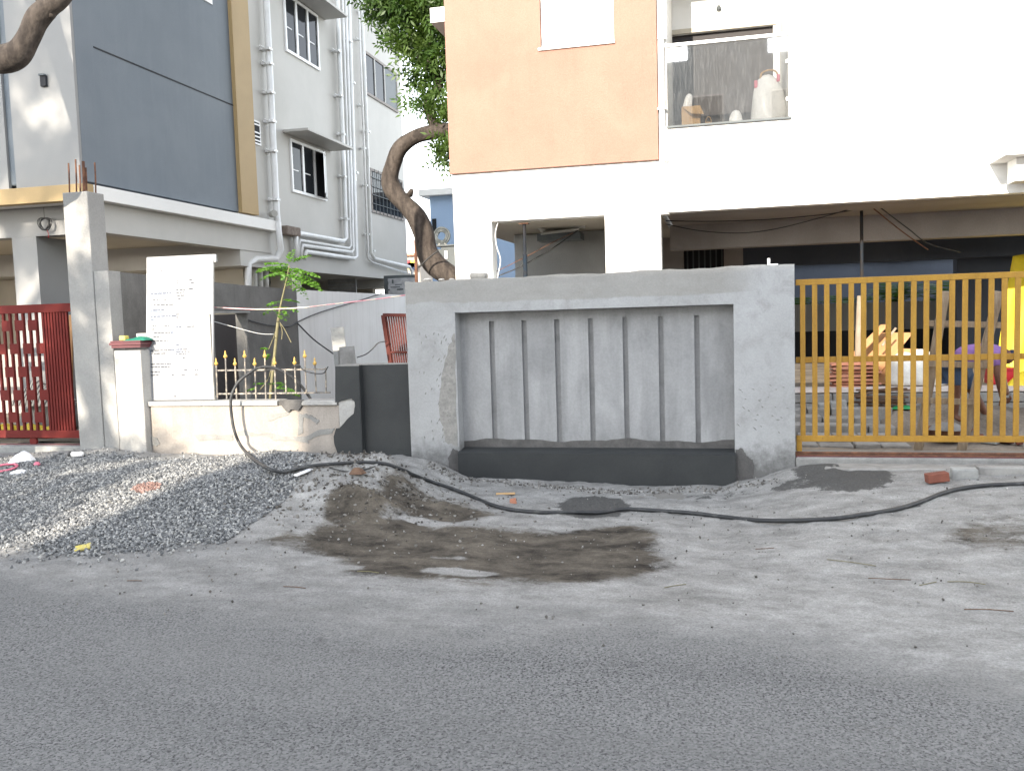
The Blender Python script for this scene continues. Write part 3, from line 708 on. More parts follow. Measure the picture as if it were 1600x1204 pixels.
# white notice board standing on the old wall
nb = thing('notice_board', 'tall white notice board with faint printed rows on old wall', 'board', (-5.9, 8.72, .71))
YB = 8.71
bl, br_ = PY(228,625,YB), PY(333,624,YB); tl, tr = PY(229,402,YB+.05), PY(333,397,YB+.05)
def bp(u, v, lift=0):
    a = bl.lerp(br_, u); c = tl.lerp(tr, u); q = a.lerp(c, v); return Vector((q.x, q.y-lift, q.z))
bb = MB(); th = Vector((0,.022,0))
vs = [bp(0,0),bp(1,0),bp(1,1),bp(0,1)]; vs = vs+[q+th for q in vs]
bb.add(vs, [(0,1,2,3),(7,6,5,4),(1,5,6,2),(4,0,3,7),(3,2,6,7),(4,5,1,0)]); bb.build('board_sheet', M['board'], nb)
q = bp(1,1); MB().box(q.x+.001,q.x+.028,q.y+.002,q.y+.03,q.z-.085,q.z-.002).build('corner_flap', M['board'], nb)
q = bp(1,0); MB().box(q.x+.001,q.x+.012,q.y+.004,q.y+.03,q.z,q.z+.95).build('back_frame', M['pipe_dark'], nb)
q = bp(.98,0); MB().box(q.x-.01,q.x+.02,8.74,8.78,.7075,.76).build('foot_bracket', M['oldwhite'], nb)
B = lambda x, y: ((x-42)/(525-42), 1-(y-90)/(1137-90))
tn, pr, ru = MB(), MB(), MB()
def strip_q(b, x0, x1, y0, y1, lift):
    u0, v1 = B(x0,y0); u1, v0 = B(x1,y1)
    b.add([bp(u0,v0,lift),bp(u1,v0,lift),bp(u1,v1,lift),bp(u0,v1,lift)], [(0,1,2,3)])
for r_ in ((52,262,325,388),(52,262,462,488),(52,262,492,570),(52,80,720,800),(220,300,600,800)):
    tn = MB(); strip_q(tn, *r_, .0015); tn.build('tinted_cell', M['tint'], nb)
for x0, x1, y in ((55,400,322),(55,240,390),(55,270,460),(55,270,490),(90,340,576),(270,410,628),(70,290,656),(70,290,685),(150,310,718),(270,450,815),(290,430,848)): strip_q(ru, x0, x1, y-1.2, y+1.2, .003)
rw = random.Random(3)
def words(x0, x1, y, h=9):
    x = x0
    while x < x1:
        wl = rw.uniform(10, 34); xe = min(x+wl, x1); xx = x
        while xx < xe-2:
            lw_ = rw.uniform(2.2, 4.4); strip_q(pr, xx, min(xx+lw_, xe), y-h*rw.uniform(.35,.6), y+h*rw.uniform(.3,.5), .003); xx += lw_+1.4
        x = xe+rw.uniform(4,9)
for r_ in ((78,225,357),(262,330,335),(350,390,332),(262,320,355),(268,325,377),(90,140,404),(175,190,404),(275,305,402),(78,240,440),(78,175,478),(78,262,524),(262,290,513),(80,100,545),(262,280,535),(88,115,592),(175,218,592),(262,300,604),(340,412,604),(80,135,617),(100,240,643),(95,155,672),(80,205,702),(262,298,733),(262,350,768),(78,250,772),(262,360,785),(78,185,795),(262,335,800),(310,330,832),(78,225,873),(78,215,893),(78,145,930),(78,135,953),(230,260,953),(300,328,953),(395,425,953),(320,340,920),(395,420,920),(265,275,268),(355,390,266),(262,275,288),(365,398,288),(140,150,177),(150,160,195),(85,92,260)): words(*r_)
strip_q(pr, 252,256,1098,1128,.003); strip_q(pr, 246,262,1108,1112,.003)
ru.build('ruled_lines', M['rule'], nb); struct(pr.build('small_print', M['print'], nb), 'stuff')

# ------------------------------------------------------------------ yellow sliding gate
yg = thing('sliding_gate', 'mustard yellow steel bar gate closing the right driveway', 'gate', (2, YW, 0))
YG = YW+.12
g0 = PY(1243,437,YG); zt0, zt1 = g0.z, PY(1243,446,YG).z
zm0, zm1 = PY(1243,558,YG).z, PY(1243,567,YG).z
zb0, zb1 = PY(1243,680,YG).z, PY(1243,689,YG).z
GX0, GX1 = .69, 4.75
MB().box(GX0,GX1,YG-.02,YG+.02,zt1,zt0).build('top_rail', M['yellow'], yg, bevel=.003)
MB().box(GX0,GX1,YG+.004,YG+.03,zm1,zm0).build('middle_rail', M['yellow'], yg, bevel=.003)
MB().box(GX0,GX1,YG-.022,YG+.022,zb1,zb0).build('bottom_rail', M['yellow'], yg, bevel=.003)
ztk = PY(1243,709,YG).z
MB().box(GX0,GX0+.05,YG-.02,YG+.02,ztk+.03,zb1-.001).build('corner_stile', M['yellow'], yg, bevel=.003)
xb0 = PY(1254.5,560,YG-.02).x; xb1 = PY(1273.8,560,YG-.02).x; stp = (PY(1589.5,560,YG-.02).x-xb0)/17
bmesh_ = MB().box(-.0235,.0235,-.019,.003,zb0+.0005,zt1-.0005).mesh('bar')
k = 0
while xb0+k*stp < GX1:
    o = link('bar', bmesh_, M['yellow'], None, bevel=.003); o.location = (xb0+k*stp, YG, 0); o.parent = yg; o.matrix_parent_inverse = yg.matrix_basis.inverted(); k += 1
tk = thing('gate_track', 'rusty maroon gate track on the concrete sill under yellow gate', 'track', (2, YG, 0))
MB().box(.68,5.2,YG-.05,YG+.06,ztk-.008,ztk+.004).build('base_strip', M['rust'], tk)
MB().tube([(.68,YG,ztk+.014),(5.2,YG,ztk+.014)], .012, 8).build('rail', M['rust'], tk)
MB().box(.68,5.2,YG-.11,YG-.085,ztk-.02,ztk-.002).build('edge_angle', M['maroon'], tk)
sil = thing('gate_sill', 'rough concrete sill slab under the yellow gate', 'sill', (2, YG, 0))
MB().box(.675,5.3,YG-.13,YG+.35,-.15,ztk-.009).build('sill_slab', M['greycem'], sil, bevel=.02)
MB().box(.9,5.3,8.36,YG-.131,-.15,.062+.02).build('lower_step', M['block'], sil, bevel=.02)
# broken brick and kerb piece
p = gpt(1462,750); 
br1 = MB().box(-.085,.085,-.05,.05,0,.075).build('broken_brick', M['brick'], bevel=.006); br1.location = (p.x, p.y-.06, float(gz(p.x,p.y))+.0); br1.rotation_euler = (0,math.radians(-7),math.radians(6)); tag(br1, 'broken red brick lying by the concrete kerb under yellow gate', 'brick')
p = gpt(1500,748)
kb = MB().box(-.09,.11,-.06,.07,-.02,.085).build('kerb_piece', M['stone'], bevel=.01); kb.location = (p.x+.03, p.y+.04, float(gz(p.x,p.y))); kb.rotation_euler = (0,0,math.radians(-4)); tag(kb, 'grey concrete kerb piece beside the broken red brick', 'kerb')
kb2 = MB().box(-.35,.35,-.05,.06,-.02,.075).build('kerb_stone', M['block'], bevel=.01); p = gpt(1560,744); kb2.location = (p.x+.2, p.y+.06, float(gz(p.x,p.y))); tag(kb2, 'long grey kerb stone at the right edge before yellow gate', 'kerb')

# ------------------------------------------------------------------ right building
YF = 11.2
rb = thing('apartment_building', 'new white apartment block with peach bay and glass balcony on stilts', 'building', (1, YF, 0))
k = YF/11.0
px0, px1 = PY(703,272,YF-.05).x, PY(1029,248,YF-.05).x; pz0 = PY(703,272,YF-.05).z
wl, wr_ = PY(846,77,YF).x, PY(960,66,YF).x; wz = PY(846,77,YF).z
# peach bay with window opening
YP = YF-.05
b = MB(); ZT = 9.0
zs = [pz0, wz, wz+1.3, ZT]; xs_ = [px0, wl, wr_, px1]
for i in range(3):
    for j in range(3):
        if i == 1 and j == 1: continue
        b.add([(xs_[i],YP,zs[j]),(xs_[i+1],YP,zs[j]),(xs_[i+1],YP,zs[j+1]),(xs_[i],YP,zs[j+1])], [(0,1,2,3)])
b.add([(px0,YP,pz0),(px0,YF+4,pz0),(px0,YF+4,ZT),(px0,YP,ZT)], [(3,2,1,0)][::-1]); b.add([(px1,YP,pz0),(px1,YF+.2,pz0),(px1,YF+.2,ZT),(px1,YP,ZT)], [(0,1,2,3)])
b.add([(px0,YP,pz0),(px1,YP,pz0),(px1,YF+.02,pz0),(px0,YF+.02,pz0)], [(3,2,1,0)]); b.add([(px0,YP,ZT),(px1,YP,ZT),(px1,YF+4,ZT),(px0,YF+4,ZT)], [(0,1,2,3)])
for q in (((wl,YP,zs[1]),(wl,YP+.12,zs[1]),(wl,YP+.12,zs[2]),(wl,YP,zs[2])),((wr_,YP,zs[1]),(wr_,YP+.12,zs[1]),(wr_,YP+.12,zs[2]),(wr_,YP,zs[2])),((wl,YP,zs[1]),(wr_,YP,zs[1]),(wr_,YP+.12,zs[1]),(wl,YP+.12,zs[1]))):
    b.add(q, [(0,1,2,3)])
b.build('peach_bay', M['peach'], rb)
win = MB().box(wl+.002,wr_-.002,YP+.05,YP+.11,wz+.002,wz+.05).build('window', M['frame_white'], rb)
xm = PY(911,60,YP).x
MB().box(wl+.004,xm-.004,YP+.055,YP+.10,wz+.051,wz+1.29).build('shutter', M['frame_white'], win, bevel=.004)
MB().box(xm+.004,wr_-.004,YP+.058,YP+.10,wz+.051,wz+1.29).build('shutter', M['frame_white'], win, bevel=.004)
MB().box(xm-.0035,xm+.0035,YP+.075,YP+.09,wz+.051,wz+1.29).build('shutter_gap', M['dark'], win)
MB().box(wl-.03,wr_+.01,YP-.025,YP-.001,wz-.035,wz-.003).build('sill', M['white_wall'], win)
# white ground storey wall with opening
cx0, cx1 = PY(711,400,YF).x, PY(1033,400,YF).x
ox0, ox1 = PY(769,390,YF).x, PY(946,390,YF).x; oz = PY(768,346,YF).z
zq = pz0-.003
wb = MB(); TH = .25
wb.box(cx0,ox0,YF,YF+TH,.0,zq).box(ox1,cx1,YF,YF+TH,.0,zq).box(ox0+.0005,ox1-.0005,YF,YF+TH,oz,zq).box(ox0+.0005,ox1-.0005,YF,YF+TH,.0,2.02)
wb.build('ground_storey_wall', M['white_wall'], rb)
# inside the opening: grey cross wall, ceiling, dark jamb
gxw = PY(804,390,13.0).x
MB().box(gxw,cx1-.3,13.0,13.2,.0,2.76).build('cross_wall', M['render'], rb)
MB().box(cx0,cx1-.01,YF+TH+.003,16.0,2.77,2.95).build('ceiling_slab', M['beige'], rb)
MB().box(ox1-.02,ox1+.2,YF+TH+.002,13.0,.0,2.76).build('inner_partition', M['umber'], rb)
p0, p1 = PY(843,352,12.6), PY(910,352,12.6)
ac = MB().box(p0.x,p1.x,12.4,12.75,2.60,2.70).build('cable_tray', M['greybox'], rb)
for (a, c, r_) in (((836,348),(850,362),.035),((880,350),(915,354),.03),((845,365),(905,358),.02)):
    MB().tube([PY(*a,12.3),PY(*c,12.3)], r_, 8).build('drain_pipe', M['pipe_dark'], rb)
# slab, parapet, facade with balcony opening
fx0 = PY(1040,332,YF-.03).x; sz = PY(1040,332,YF-.03).z; bz = PY(1040,199,YF-.03).z
bx0, bx1 = PY(1042,100,YF).x, PY(1230,30,YF).x
YS = YF-.03; XE = 8.0
fb = MB()
fb.box(fx0,XE,YS,YS+.18,sz,bz)                         # slab edge and parapet
fb.box(bx1,XE,YS,YS+.18,bz+.0005,ZT)
fb.build('facade_wall', M['white_wall'], rb)
MB().box(px1+.004,bx0,YF+.0,YF+.18,bz+.0005-1.05,ZT).build('corner_strip', M['white_wall'], rb)
# soffit and beams over the parking bay
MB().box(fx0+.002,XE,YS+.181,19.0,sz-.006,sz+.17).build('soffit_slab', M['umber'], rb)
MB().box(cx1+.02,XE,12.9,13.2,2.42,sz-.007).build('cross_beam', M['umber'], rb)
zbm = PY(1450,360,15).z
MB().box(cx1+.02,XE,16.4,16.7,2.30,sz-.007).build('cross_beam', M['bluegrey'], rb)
MB().box(bx0,bx1,YS+.181,12.6,bz-.06,bz-.003).build('balcony_floor', M['beige'], rb)
YB2 = 12.6
dz = PY(1120,48,YB2).z; dx0, dx1 = PY(1048,55,YB2).x, PY(1208,40,YB2).x
bw2 = MB(); bw2.box(bx0-.4,dx0,YB2,YB2+.15,bz,ZT).box(dx1,bx1+.5,YB2,YB2+.15,bz,ZT).box(dx0+.0005,dx1-.0005,YB2,YB2+.15,dz,ZT)
bw2.build('balcony_back_wall', M['white_wall'], rb)
MB().box(bx1+.0005,bx1+.15,YS+.182,YB2-.002,bz,ZT-.01).build('balcony_side_wall', M['white_wall'], rb)
MB().box(bx0-.15,bx0-.0005,YF+.182,YB2-.002,bz,ZT-.01).build('balcony_side_wall', M['white_wall'], rb)
MB().box(bx0,bx1,YS+.182,YB2,6.2,6.4).build('balcony_ceiling', M['white_wall'], rb)
dr = MB().box(dx0-.05,dx1+.05,YB2-.02,YB2-.002,dz+.0,dz+.06).build('balcony_door', M['beige'], rb)
MB().box(dx0,dx1,YB2+.06,YB2+.10,bz,dz-.002).build('door_leaf', M['brown_door'], dr)
# glass balustrade
YGs = YS-.02
gx0, gx1 = PY(1041,130,YGs).x, PY(1236,120,YGs).x; gz0 = PY(1041,199,YGs).z; gz1 = PY(1041,70,YGs).z
bal = MB().box(gx0-.01,gx1+.01,YGs-.03,YGs+.03,gz1-.04,gz1).build('balustrade', M['frame_white'], rb, bevel=.004)
MB().box(gx0,gx1-.03,YGs-.006,YGs+.006,gz0+.012,gz1-.042).build('glass_pane', M['clear'], bal)
MB().box(gx0,gx1,YGs-.015,YGs+.015,gz0-.012,gz0+.010).build('bottom_channel', M['greybox'], bal)
MB().box(gx1-.028,gx1,YGs-.02,YGs+.02,gz0+.011,gz1-.041).build('post', M['frame_white'], bal)
for zz in (gz0+.2, gz1-.35):
    MB().box(gx1-.06,gx1-.02,YGs-.012,YGs+.02,zz,zz+.04).build('clamp', M['pipe'], bal)
# bulb holder on the balcony wall
p = PY(1123,12,YB2-.03); MB().lathe([(.03,0),(.035,.02),(.02,.05),(.012,.06)], (p.x,p.y,p.z-.03), 10).build('bulb_holder', M['greybox'], rb)
# rain water pipe between bay and balcony with its spout
xp = PY(1034,150,YF-.06).x
MB().tube([(xp,YF-.05,ZT),(xp,YF-.05,PY(1034,240,YF-.05).z),(xp+.05,YF-.10,PY(1040,252,YF-.05).z)], .035, 10).build('rain_pipe', M['white_wall'], rb, True)
for py in (170, 60): p = PY(1034,py,YF-.06); MB().box(p.x-.05,p.x+.05,YF-.09,YF-.002,p.z-.012,p.z+.012).build('pipe_clip', M['pipe'], rb)
# sun shade ledges
p = PY(1545,257,YS); lz = p.z
sh = MB().box(p.x,p.x+2.2,YS-.62,YS-.002,lz,lz+.07).build('sun_shade', M['white_wall'], rb, bevel=.005)
q = PY(1590,262,YS-.45); MB().box(q.x,q.x+.5,YS-.4,YS-.1,lz-.25,lz-.002).build('vent_box', M['white_wall'], sh)
q0_, q1_ = PY(672,20,YF+.05), PY(694,45,YF+.05)
MB().box(q0_.x,px0-.002,YF+.05,YF+1.1,PY(672,36,YF+.05).z,PY(672,13,YF+.05).z).build('sun_shade', M['white_wall'], rb)
# parking bay: plinth of blocks, columns, back wall and the lit gap behind it
pl = thing('parking_plinth', 'block edged parking floor plinth behind the yellow gate', 'plinth', (1, YF, 0))
PZT = .54
MB().box(cx1+.02,7.5,YF+.12,19.0,.0,PZT-.04).build('floor_slab', M['dirt'], pl)
MB().box(cx1+.02,7.5,YF+.06,YF+.45,PZT-.039,PZT).build('edge_tile', mat('pink_white_tile', (.60,.50,.46), (.70,.66,.62), 9, .5, 0), pl)
rr = random.Random(2)
for r_ in range(4):
    x = .55-.2*(r_ % 2)
    while x < 3.6:
        L = rr.uniform(.34,.42); z0 = PZT-.045-(r_+1)*.115
        MB().box(x,x+L-.012,YF+.01-.01*r_+rr.uniform(-.012,.012),YF+.118,z0,z0+.105).build('block', M['block'], pl, bevel=.008); x += L
for px_ in (1100, 1545):
    pass
ca, cb = PY(1062,400,15.5), PY(1160,400,15.5)
iw = MB(); iw.box(-1.7,PY(1068,400,15.0).x,15.0,15.3,.5,sz-.007).box(PY(1131,400,15.0).x,PY(1161,400,15.0).x,15.0,15.3,.5,sz-.007)
iw.box(PY(1068,400,15.0).x,PY(1131,400,15.0).x,15.001,15.3,PY(1100,376,15).z,sz-.007)
iw.build('inner_column', M['umber'], rb)
wg = MB().box(PY(1068,400,15.0).x,PY(1131,400,15.0).x,15.2,15.25,.5,PY(1100,376,15).z).build('barred_window', M['dark'], rb)
for i in range(7):
    x = PY(1074+i*9,400,15.05).x; MB().box(x-.012,x+.012,15.08,15.1,.5,PY(1100,378,15).z).build('bar', M['greybox'], wg)
x0_ = PY(1496,400,17.3).x
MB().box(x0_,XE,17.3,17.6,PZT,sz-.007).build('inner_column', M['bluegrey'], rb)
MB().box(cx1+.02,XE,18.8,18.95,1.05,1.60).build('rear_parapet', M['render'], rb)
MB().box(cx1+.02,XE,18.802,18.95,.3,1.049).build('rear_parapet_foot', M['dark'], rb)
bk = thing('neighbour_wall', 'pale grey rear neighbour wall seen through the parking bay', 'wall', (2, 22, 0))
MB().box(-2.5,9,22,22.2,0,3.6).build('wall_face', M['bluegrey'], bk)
z_ = PY(1250,412,21.9).z
MB().box(-2.5,9,21.9,21.99,z_,3.4).build('upper_band', M['sidewhite'], bk)
dpt = lambda x, y, Y=21.6: PY(x, y, Y)
o = thing('drain_pipes', 'grey bent drain pipes on the rear neighbour wall', 'pipe', dpt(1430,398))
MB().tube([dpt(1395,402),dpt(1445,398),dpt(1452,390),dpt(1452,372)], .07, 8).build('pipe', M['pipe_dark'], o, True)
MB().tube([dpt(1165,403),dpt(1193,402)], .05, 8).build('pipe', M['pipe_dark'], o)
MB().tube([dpt(1165,411),dpt(1185,410)], .05, 8).build('pipe', M['pipe_dark'], o)

# steel props and slack wires in the parking bay
def prop(px, y0, y1, Y, label, zb):
    o = thing('steel_prop', label, 'prop', PY(px, y1, Y))
    a = PY(px, y1, Y); c = PY(px-2, y0, Y); a.z = zb
    MB().tube([a, a.lerp(c,.45)], .028, 10).build('outer_tube', M['prop'], o); MB().tube([a.lerp(c,.4), c], .021, 10).build('inner_tube', M['prop'], o)
    MB().box(a.x-.07,a.x+.07,a.y-.05,a.y+.05,zb,zb+.012).build('base_plate', M['rust'], o)
    MB().box(c.x-.06,c.x+.06,c.y-.05,c.y+.05,c.z-.01,c.z).build('head_plate', M['rust'], o)
prop(821,349,432,YF+.12, 'thin blue black prop standing in the white wall opening', 2.021)
prop(1348,323,440,12.2, 'dark steel prop standing in the parking bay behind yellow gate', PZT)
def wire(name, pts, r, m, label, cat='cable', group=None, seg=True):
    o = MB().tube(smooth_path(pts) if seg else pts, r, 6).build(name, m, None, True); return tag(o, label, cat, group)
wire('slack_cable', [PY(1040,345,12),PY(1110,346,12),PY(1200,343,12),PY(1290,335,12),PY(1346,326,12.2)], .008, M['cable'], 'upper slack black cable under the parking soffit left of the prop')
wire('slack_cable', [PY(1040,350,12),PY(1090,360,12),PY(1150,364,12),PY(1210,358,12),PY(1290,338,12),PY(1330,326,12)], .007, M['cable'], 'lower sagging black cable under the parking soffit left of the prop')
wire('slack_cable', [PY(1372,322,12),PY(1420,358,12.3),PY(1450,380,12.6),PY(1500,394,12.8)], .008, M['cable'], 'upper black cable falling right from the parking prop head')
wire('slack_cable', [PY(1360,322,12),PY(1410,362,12.3),PY(1450,390,12.6)], .008, M['rust'], 'lower rusty cable falling right from the parking prop head')
wire('slack_cable', [PY(776,432,YF+.2),PY(812,417,YF+.3),PY(860,390,12),PY(903,360,12.3)], .009, M['cable'], 'thicker black cable sagging across the white wall opening')
wire('slack_cable', [PY(776,424,YF+.2),PY(820,402,YF+.4),PY(865,378,12),PY(895,364,12.3)], .006, M['rust'], 'thin brown cable across the white wall opening above the black one')
wire('hanging_cord', [PY(778,348,YF+.06),PY(774,365,YF+.06),PY(776,385,YF+.06),PY(782,405,YF+.06),PY(779,425,YF+.06),PY(777,436,YF+.06)], .007, M['cable_w'], 'white cord hanging down the left jamb of the opening', 'cord')

# things kept on the balcony
zfl = bz-.002
p = PY(1075,180,YS+.45)
cbx = thing('cardboard_box', 'open tan cardboard box on the balcony floor behind the glass', 'box', (p.x,YS+.45,zfl))
pa, pb_ = PY(1065,190,YS+.3).x, PY(1094,190,YS+.3).x; zh = PY(1080,166,YS+.3).z
MB().box(pa,pb_,YS+.3,YS+.55,zfl,zh).build('carton', M['card'], cbx, bevel=.004)
MB().add([(pa,YS+.3,zh+.002),(pb_,YS+.3,zh+.002),(pb_+.05,YS+.2,zh-.13),(pa+.12,YS+.2,zh-.11)], [(0,1,2,3)]).build('flap', M['card'], cbx)
def sackmesh(name, cx, cy, z, rx, ry, h, m, label, cat, seed, group=None, parent=None, lean=0):
    rg = random.Random(seed); n = 14; prof = [(.55,0),(.95,.03),(1.0,.25),(.93,.55),(.72,.82),(.42,.95),(.12,1.0)]
    vs = []
    for r, t in prof:
        for kk in range(n):
            a = 2*math.pi*kk/n; q = r*(1+.10*math.sin(3*a+seed+t*4)+rg.uniform(-.06,.06))
            vs.append((cx+rx*q*math.cos(a)+lean*t*h, cy+ry*q*math.sin(a), z+h*t*(1+rg.uniform(-.03,.03) if 0 < t else 1)))
    m_ = len(prof)
    fs = [(i*n+kk, i*n+(kk+1)%n, (i+1)*n+(kk+1)%n, (i+1)*n+kk) for i in range(m_-1) for kk in range(n)]
    fs += [tuple(range(n-1,-1,-1)), tuple(range((m_-1)*n, m_*n))]
    o = MB().add(vs, fs).build(name, m, parent, True)
    s_ = o.modifiers.new('sub', 'SUBSURF'); s_.levels = 1; s_.render_levels = 2
    if label: tag(o, label, cat, group)
    return o
pc_ = PY(1200,160,YS+.35)
zbag = PY(1200,120,YS+.35).z
bag = thing('carrier_bag', 'large bulging white carrier bag with looped cane handle on balcony', 'bag', (pc_.x,YS+.38,zfl))
sackmesh('bag_body', pc_.x, YS+.38, zfl, .22, .16, zbag-zfl+.03, M['plastic_w'], None, None, 6, parent=bag)
hp = [PY(x,y,YS+.35) for x,y in ((1188,125),(1190,115),(1200,110),(1211,111),(1216,118))]
MB().tube(smooth_path(hp), .012, 8).build('handle', M['card'], bag, True)
for x, y in ((1216,121),(1181,131)): q = PY(x,y,YS+.3); MB().box(q.x-.02,q.x+.02,q.y-.01,q.y+.01,q.z-.05,q.z+.04).build('tab', M['pink'], bag, bevel=.006)
q = PY(1150,180,YS+.3); sackmesh('plastic_bag', q.x, YS+.3, zfl, .085, .07, PY(1147,176,YS+.3).z-zfl+.03, M['plastic_w'], 'small crumpled white plastic bag beside the large balcony bag', 'bag', 9)
q = PY(1072,160,YS+.45); sackmesh('plastic_bag', q.x, YS+.5, zh+.002, .06, .05, .20, M['plastic_w'], 'white plastic wrap sticking out of the cardboard box on balcony', 'bag', 12, lean=.2)
q = PY(1107,186,YS+.3)
kb_ = thing('small_basket', 'small tan basket with loop handle beside cardboard box on balcony', 'basket', (q.x,YS+.3,zfl))
MB().lathe([(.035,0),(.042,.08),(.036,.08),(.03,.01)], (q.x,YS+.3,zfl), 12).build('basket_body', M['card'], kb_)
MB().tube([Vector((q.x+.035*math.cos(a),YS+.3,zfl+.08+.07*math.sin(a))) for a in [math.pi*i/8 for i in range(9)]], .005, 6).build('handle', M['card'], kb_)

# ------------------------------------------------------------------ behind the yellow gate
ZY = .06
# wooden ladder
ld = thing('wooden_ladder', 'weathered wooden ladder of nailed boards leaning behind yellow gate', 'ladder', PY(1465,705,9.5))
YLb, YLt = 9.45, 9.30
s1 = (PY(1433,712,YLb), PY(1477,455,YLt)); s2 = (PY(1500,712,YLb), PY(1561,455,YLt))
for a, c in (s1, s2): MB().bar(a, c, .085, .035, (0,1,0)).build('stile', M['wood'], ld, bevel=.004)
for (xa, ya, xc_, yc_) in ((1450,505,1568,508),(1452,568,1548,571),(1433,625,1524,628)):
    MB().bar(PY(xa,ya,9.34), PY(xc_,yc_,9.34), .02, .06).build('rung', M['wood'], ld, bevel=.003)
# planks, tiles, slats, sacks
def plank(a, c, w_, t_, m, name, label, cat, group=None, up=(0,0,1)):
    o = MB().bar(a, c, w_, t_, up).build(name, m, None, bevel=.004); return tag(o, label, cat, group)
Yp = 12.0
zpl = PZT
plank(PY(1340,592,Yp), PY(1400,520,Yp+.5), .5, .02, M['wood_o'], 'plywood_sheet', 'orange plywood sheet slanting up to the right behind yellow gate', 'board')
plank(PY(1330,560,Yp-.1), PY(1382,508,Yp+.3), .10, .03, M['wood_o'], 'wooden_plank', 'narrow orange plank pointing up right on the plywood', 'plank')
plank(PY(1375,600,Yp-.2), PY(1412,545,Yp+.1), .42, .02, M['wood_o'], 'plywood_sheet', 'second orange plywood sheet leaning right beside white sacks', 'board')
plank(PY(1378,540,Yp-.15), PY(1400,512,Yp-.1), .025, .025, M['wood'], 'wooden_batten', 'thin pale batten poking up from the orange plywood', 'batten')
o = MB().tube([PY(1341,598,11.9),PY(1342,530,11.9),PY(1345,462,11.9)], [.05,.048,.045], 10).build('bamboo_pole', M['wood'], None, True); tag(o, 'upright weathered wooden post behind the third gate bars', 'post')
rr = random.Random(4)
x0_, x1_ = PY(1297,600,11.7).x, PY(1345,600,11.7).x; z0_ = PY(1320,612,11.7).z
for i in range(8):
    zz = z0_+i*.048; dx = rr.uniform(-.04,.04)
    o = MB().prism([(x0_+dx,zz),(x1_+dx+rr.uniform(0,.25),zz),(x1_+dx+.2,zz+.02),((x0_+x1_)/2+dx,zz+.04),(x0_+dx,zz+.022)], 11.6+rr.uniform(-.05,.05), 12.0).build('roof_tile', M['terra'])
    tag(o, 'curved terracotta tile in the loose stack behind yellow gate', 'tile', 'stacked terracotta tiles behind the gate')
xa, xb_ = PY(1325,630,11.45), PY(1400,630,11.45)
for i in range(11):
    a = Vector((xa.x+rr.uniform(0,.1), 11.0+rr.uniform(-.1,.1), .32+i*.022+rr.uniform(0,.01))); c = Vector((xb_.x+rr.uniform(-.05,.1), 11.0+rr.uniform(-.1,.12), .26+i*.03+rr.uniform(-.03,.06)))
    plank(a, c, .05, .018, M['wood_d'], 'dark_slat', ('lowest dark slat' if i == 0 else 'topmost dark slat' if i == 10 else 'dark brown wooden slat')+(' of' if i in (0, 10) else ' inside')+' the tangled pile behind yellow gate', 'slat', 'dark slats piled behind the gate')
for i, (px, py, rx, h) in enumerate(((1415,600,.22,.42),(1440,602,.22,.45),(1462,600,.17,.28))):
    q = PY(px,py,11.6); sackmesh('cement_sack', q.x, 11.7, PZT, rx, .2, h, M['sack'], ('leftmost white sack beside the orange plywood','fullest white sack behind the wooden ladder','low slumped white sack right of the full one')[i], 'sack', 30+i, 'white sacks behind the gate')
q = PY(1410,628,11.0); cloth('green_sheet', q.x, 11.0, ZY+.27, .13, .06, .05, M['green'], 'crumpled bright green plastic on the ground behind gate', 'plastic', 4)
for i, (px, py, w_) in enumerate(((1287,625,.12),(1307,626,.14),(1318,622,.06))):
    q = PY(px,py,10.95); o = MB().box(q.x-w_/2,q.x+w_/2,10.9,11.1,.27,.40+.02*i).build('loose_block', M['stone'], None, bevel=.012); tag(o, ('small left grey block before the tile stack','widest grey block before the tile stack','narrow grey block at the tile stack corner')[i], 'block', 'grey blocks before the tiles')
stp_ = thing('paved_steps', 'rough steps of grey paving blocks between yellow gate and plinth', 'steps', (1.1, 10.3, 0))
for r_ in range(5):
    x = .70+.12*(r_ % 2); yy = 9.75+.27*r_; zz = .09+.065*r_
    while x < 1.75:
        L = rr.uniform(.26,.36); MB().box(x,x+L-.014,yy+rr.uniform(-.02,.02),yy+.255,-.02,zz+rr.uniform(-.012,.012)).build('block', M['block'], stp_, bevel=.012); x += L
# heap of dug soil against the plinth
xs_ = np.arange(1.45, 5.6, .05); ys_ = np.arange(9.35, 11.2, .05); Xh, Yh = np.meshgrid(xs_, ys_)
Zh = .0+.34*sstep(9.7, 11.1, Yh)*sstep(1.4, 2.0, Xh)*(.75+.5*vnoise(Xh*1.1, Yh*.7))+fbm(Xh*3, Yh*3, 5)*.16
ih = np.arange(Xh.size).reshape(Xh.shape); fh = np.stack([ih[:-1,:-1], ih[:-1,1:], ih[1:,1:], ih[1:,:-1]], -1).reshape(-1,4)
me = bpy.data.meshes.new('soil_heap'); me.from_pydata(np.stack([Xh,Yh,Zh],-1).reshape(-1,3).tolist(), [], fh.tolist())
o = link('soil_heap', me, M['dirt'], smooth=True); struct(o, 'stuff'); tag(o, 'heap of dug brown soil against the plinth behind yellow gate', 'soil')
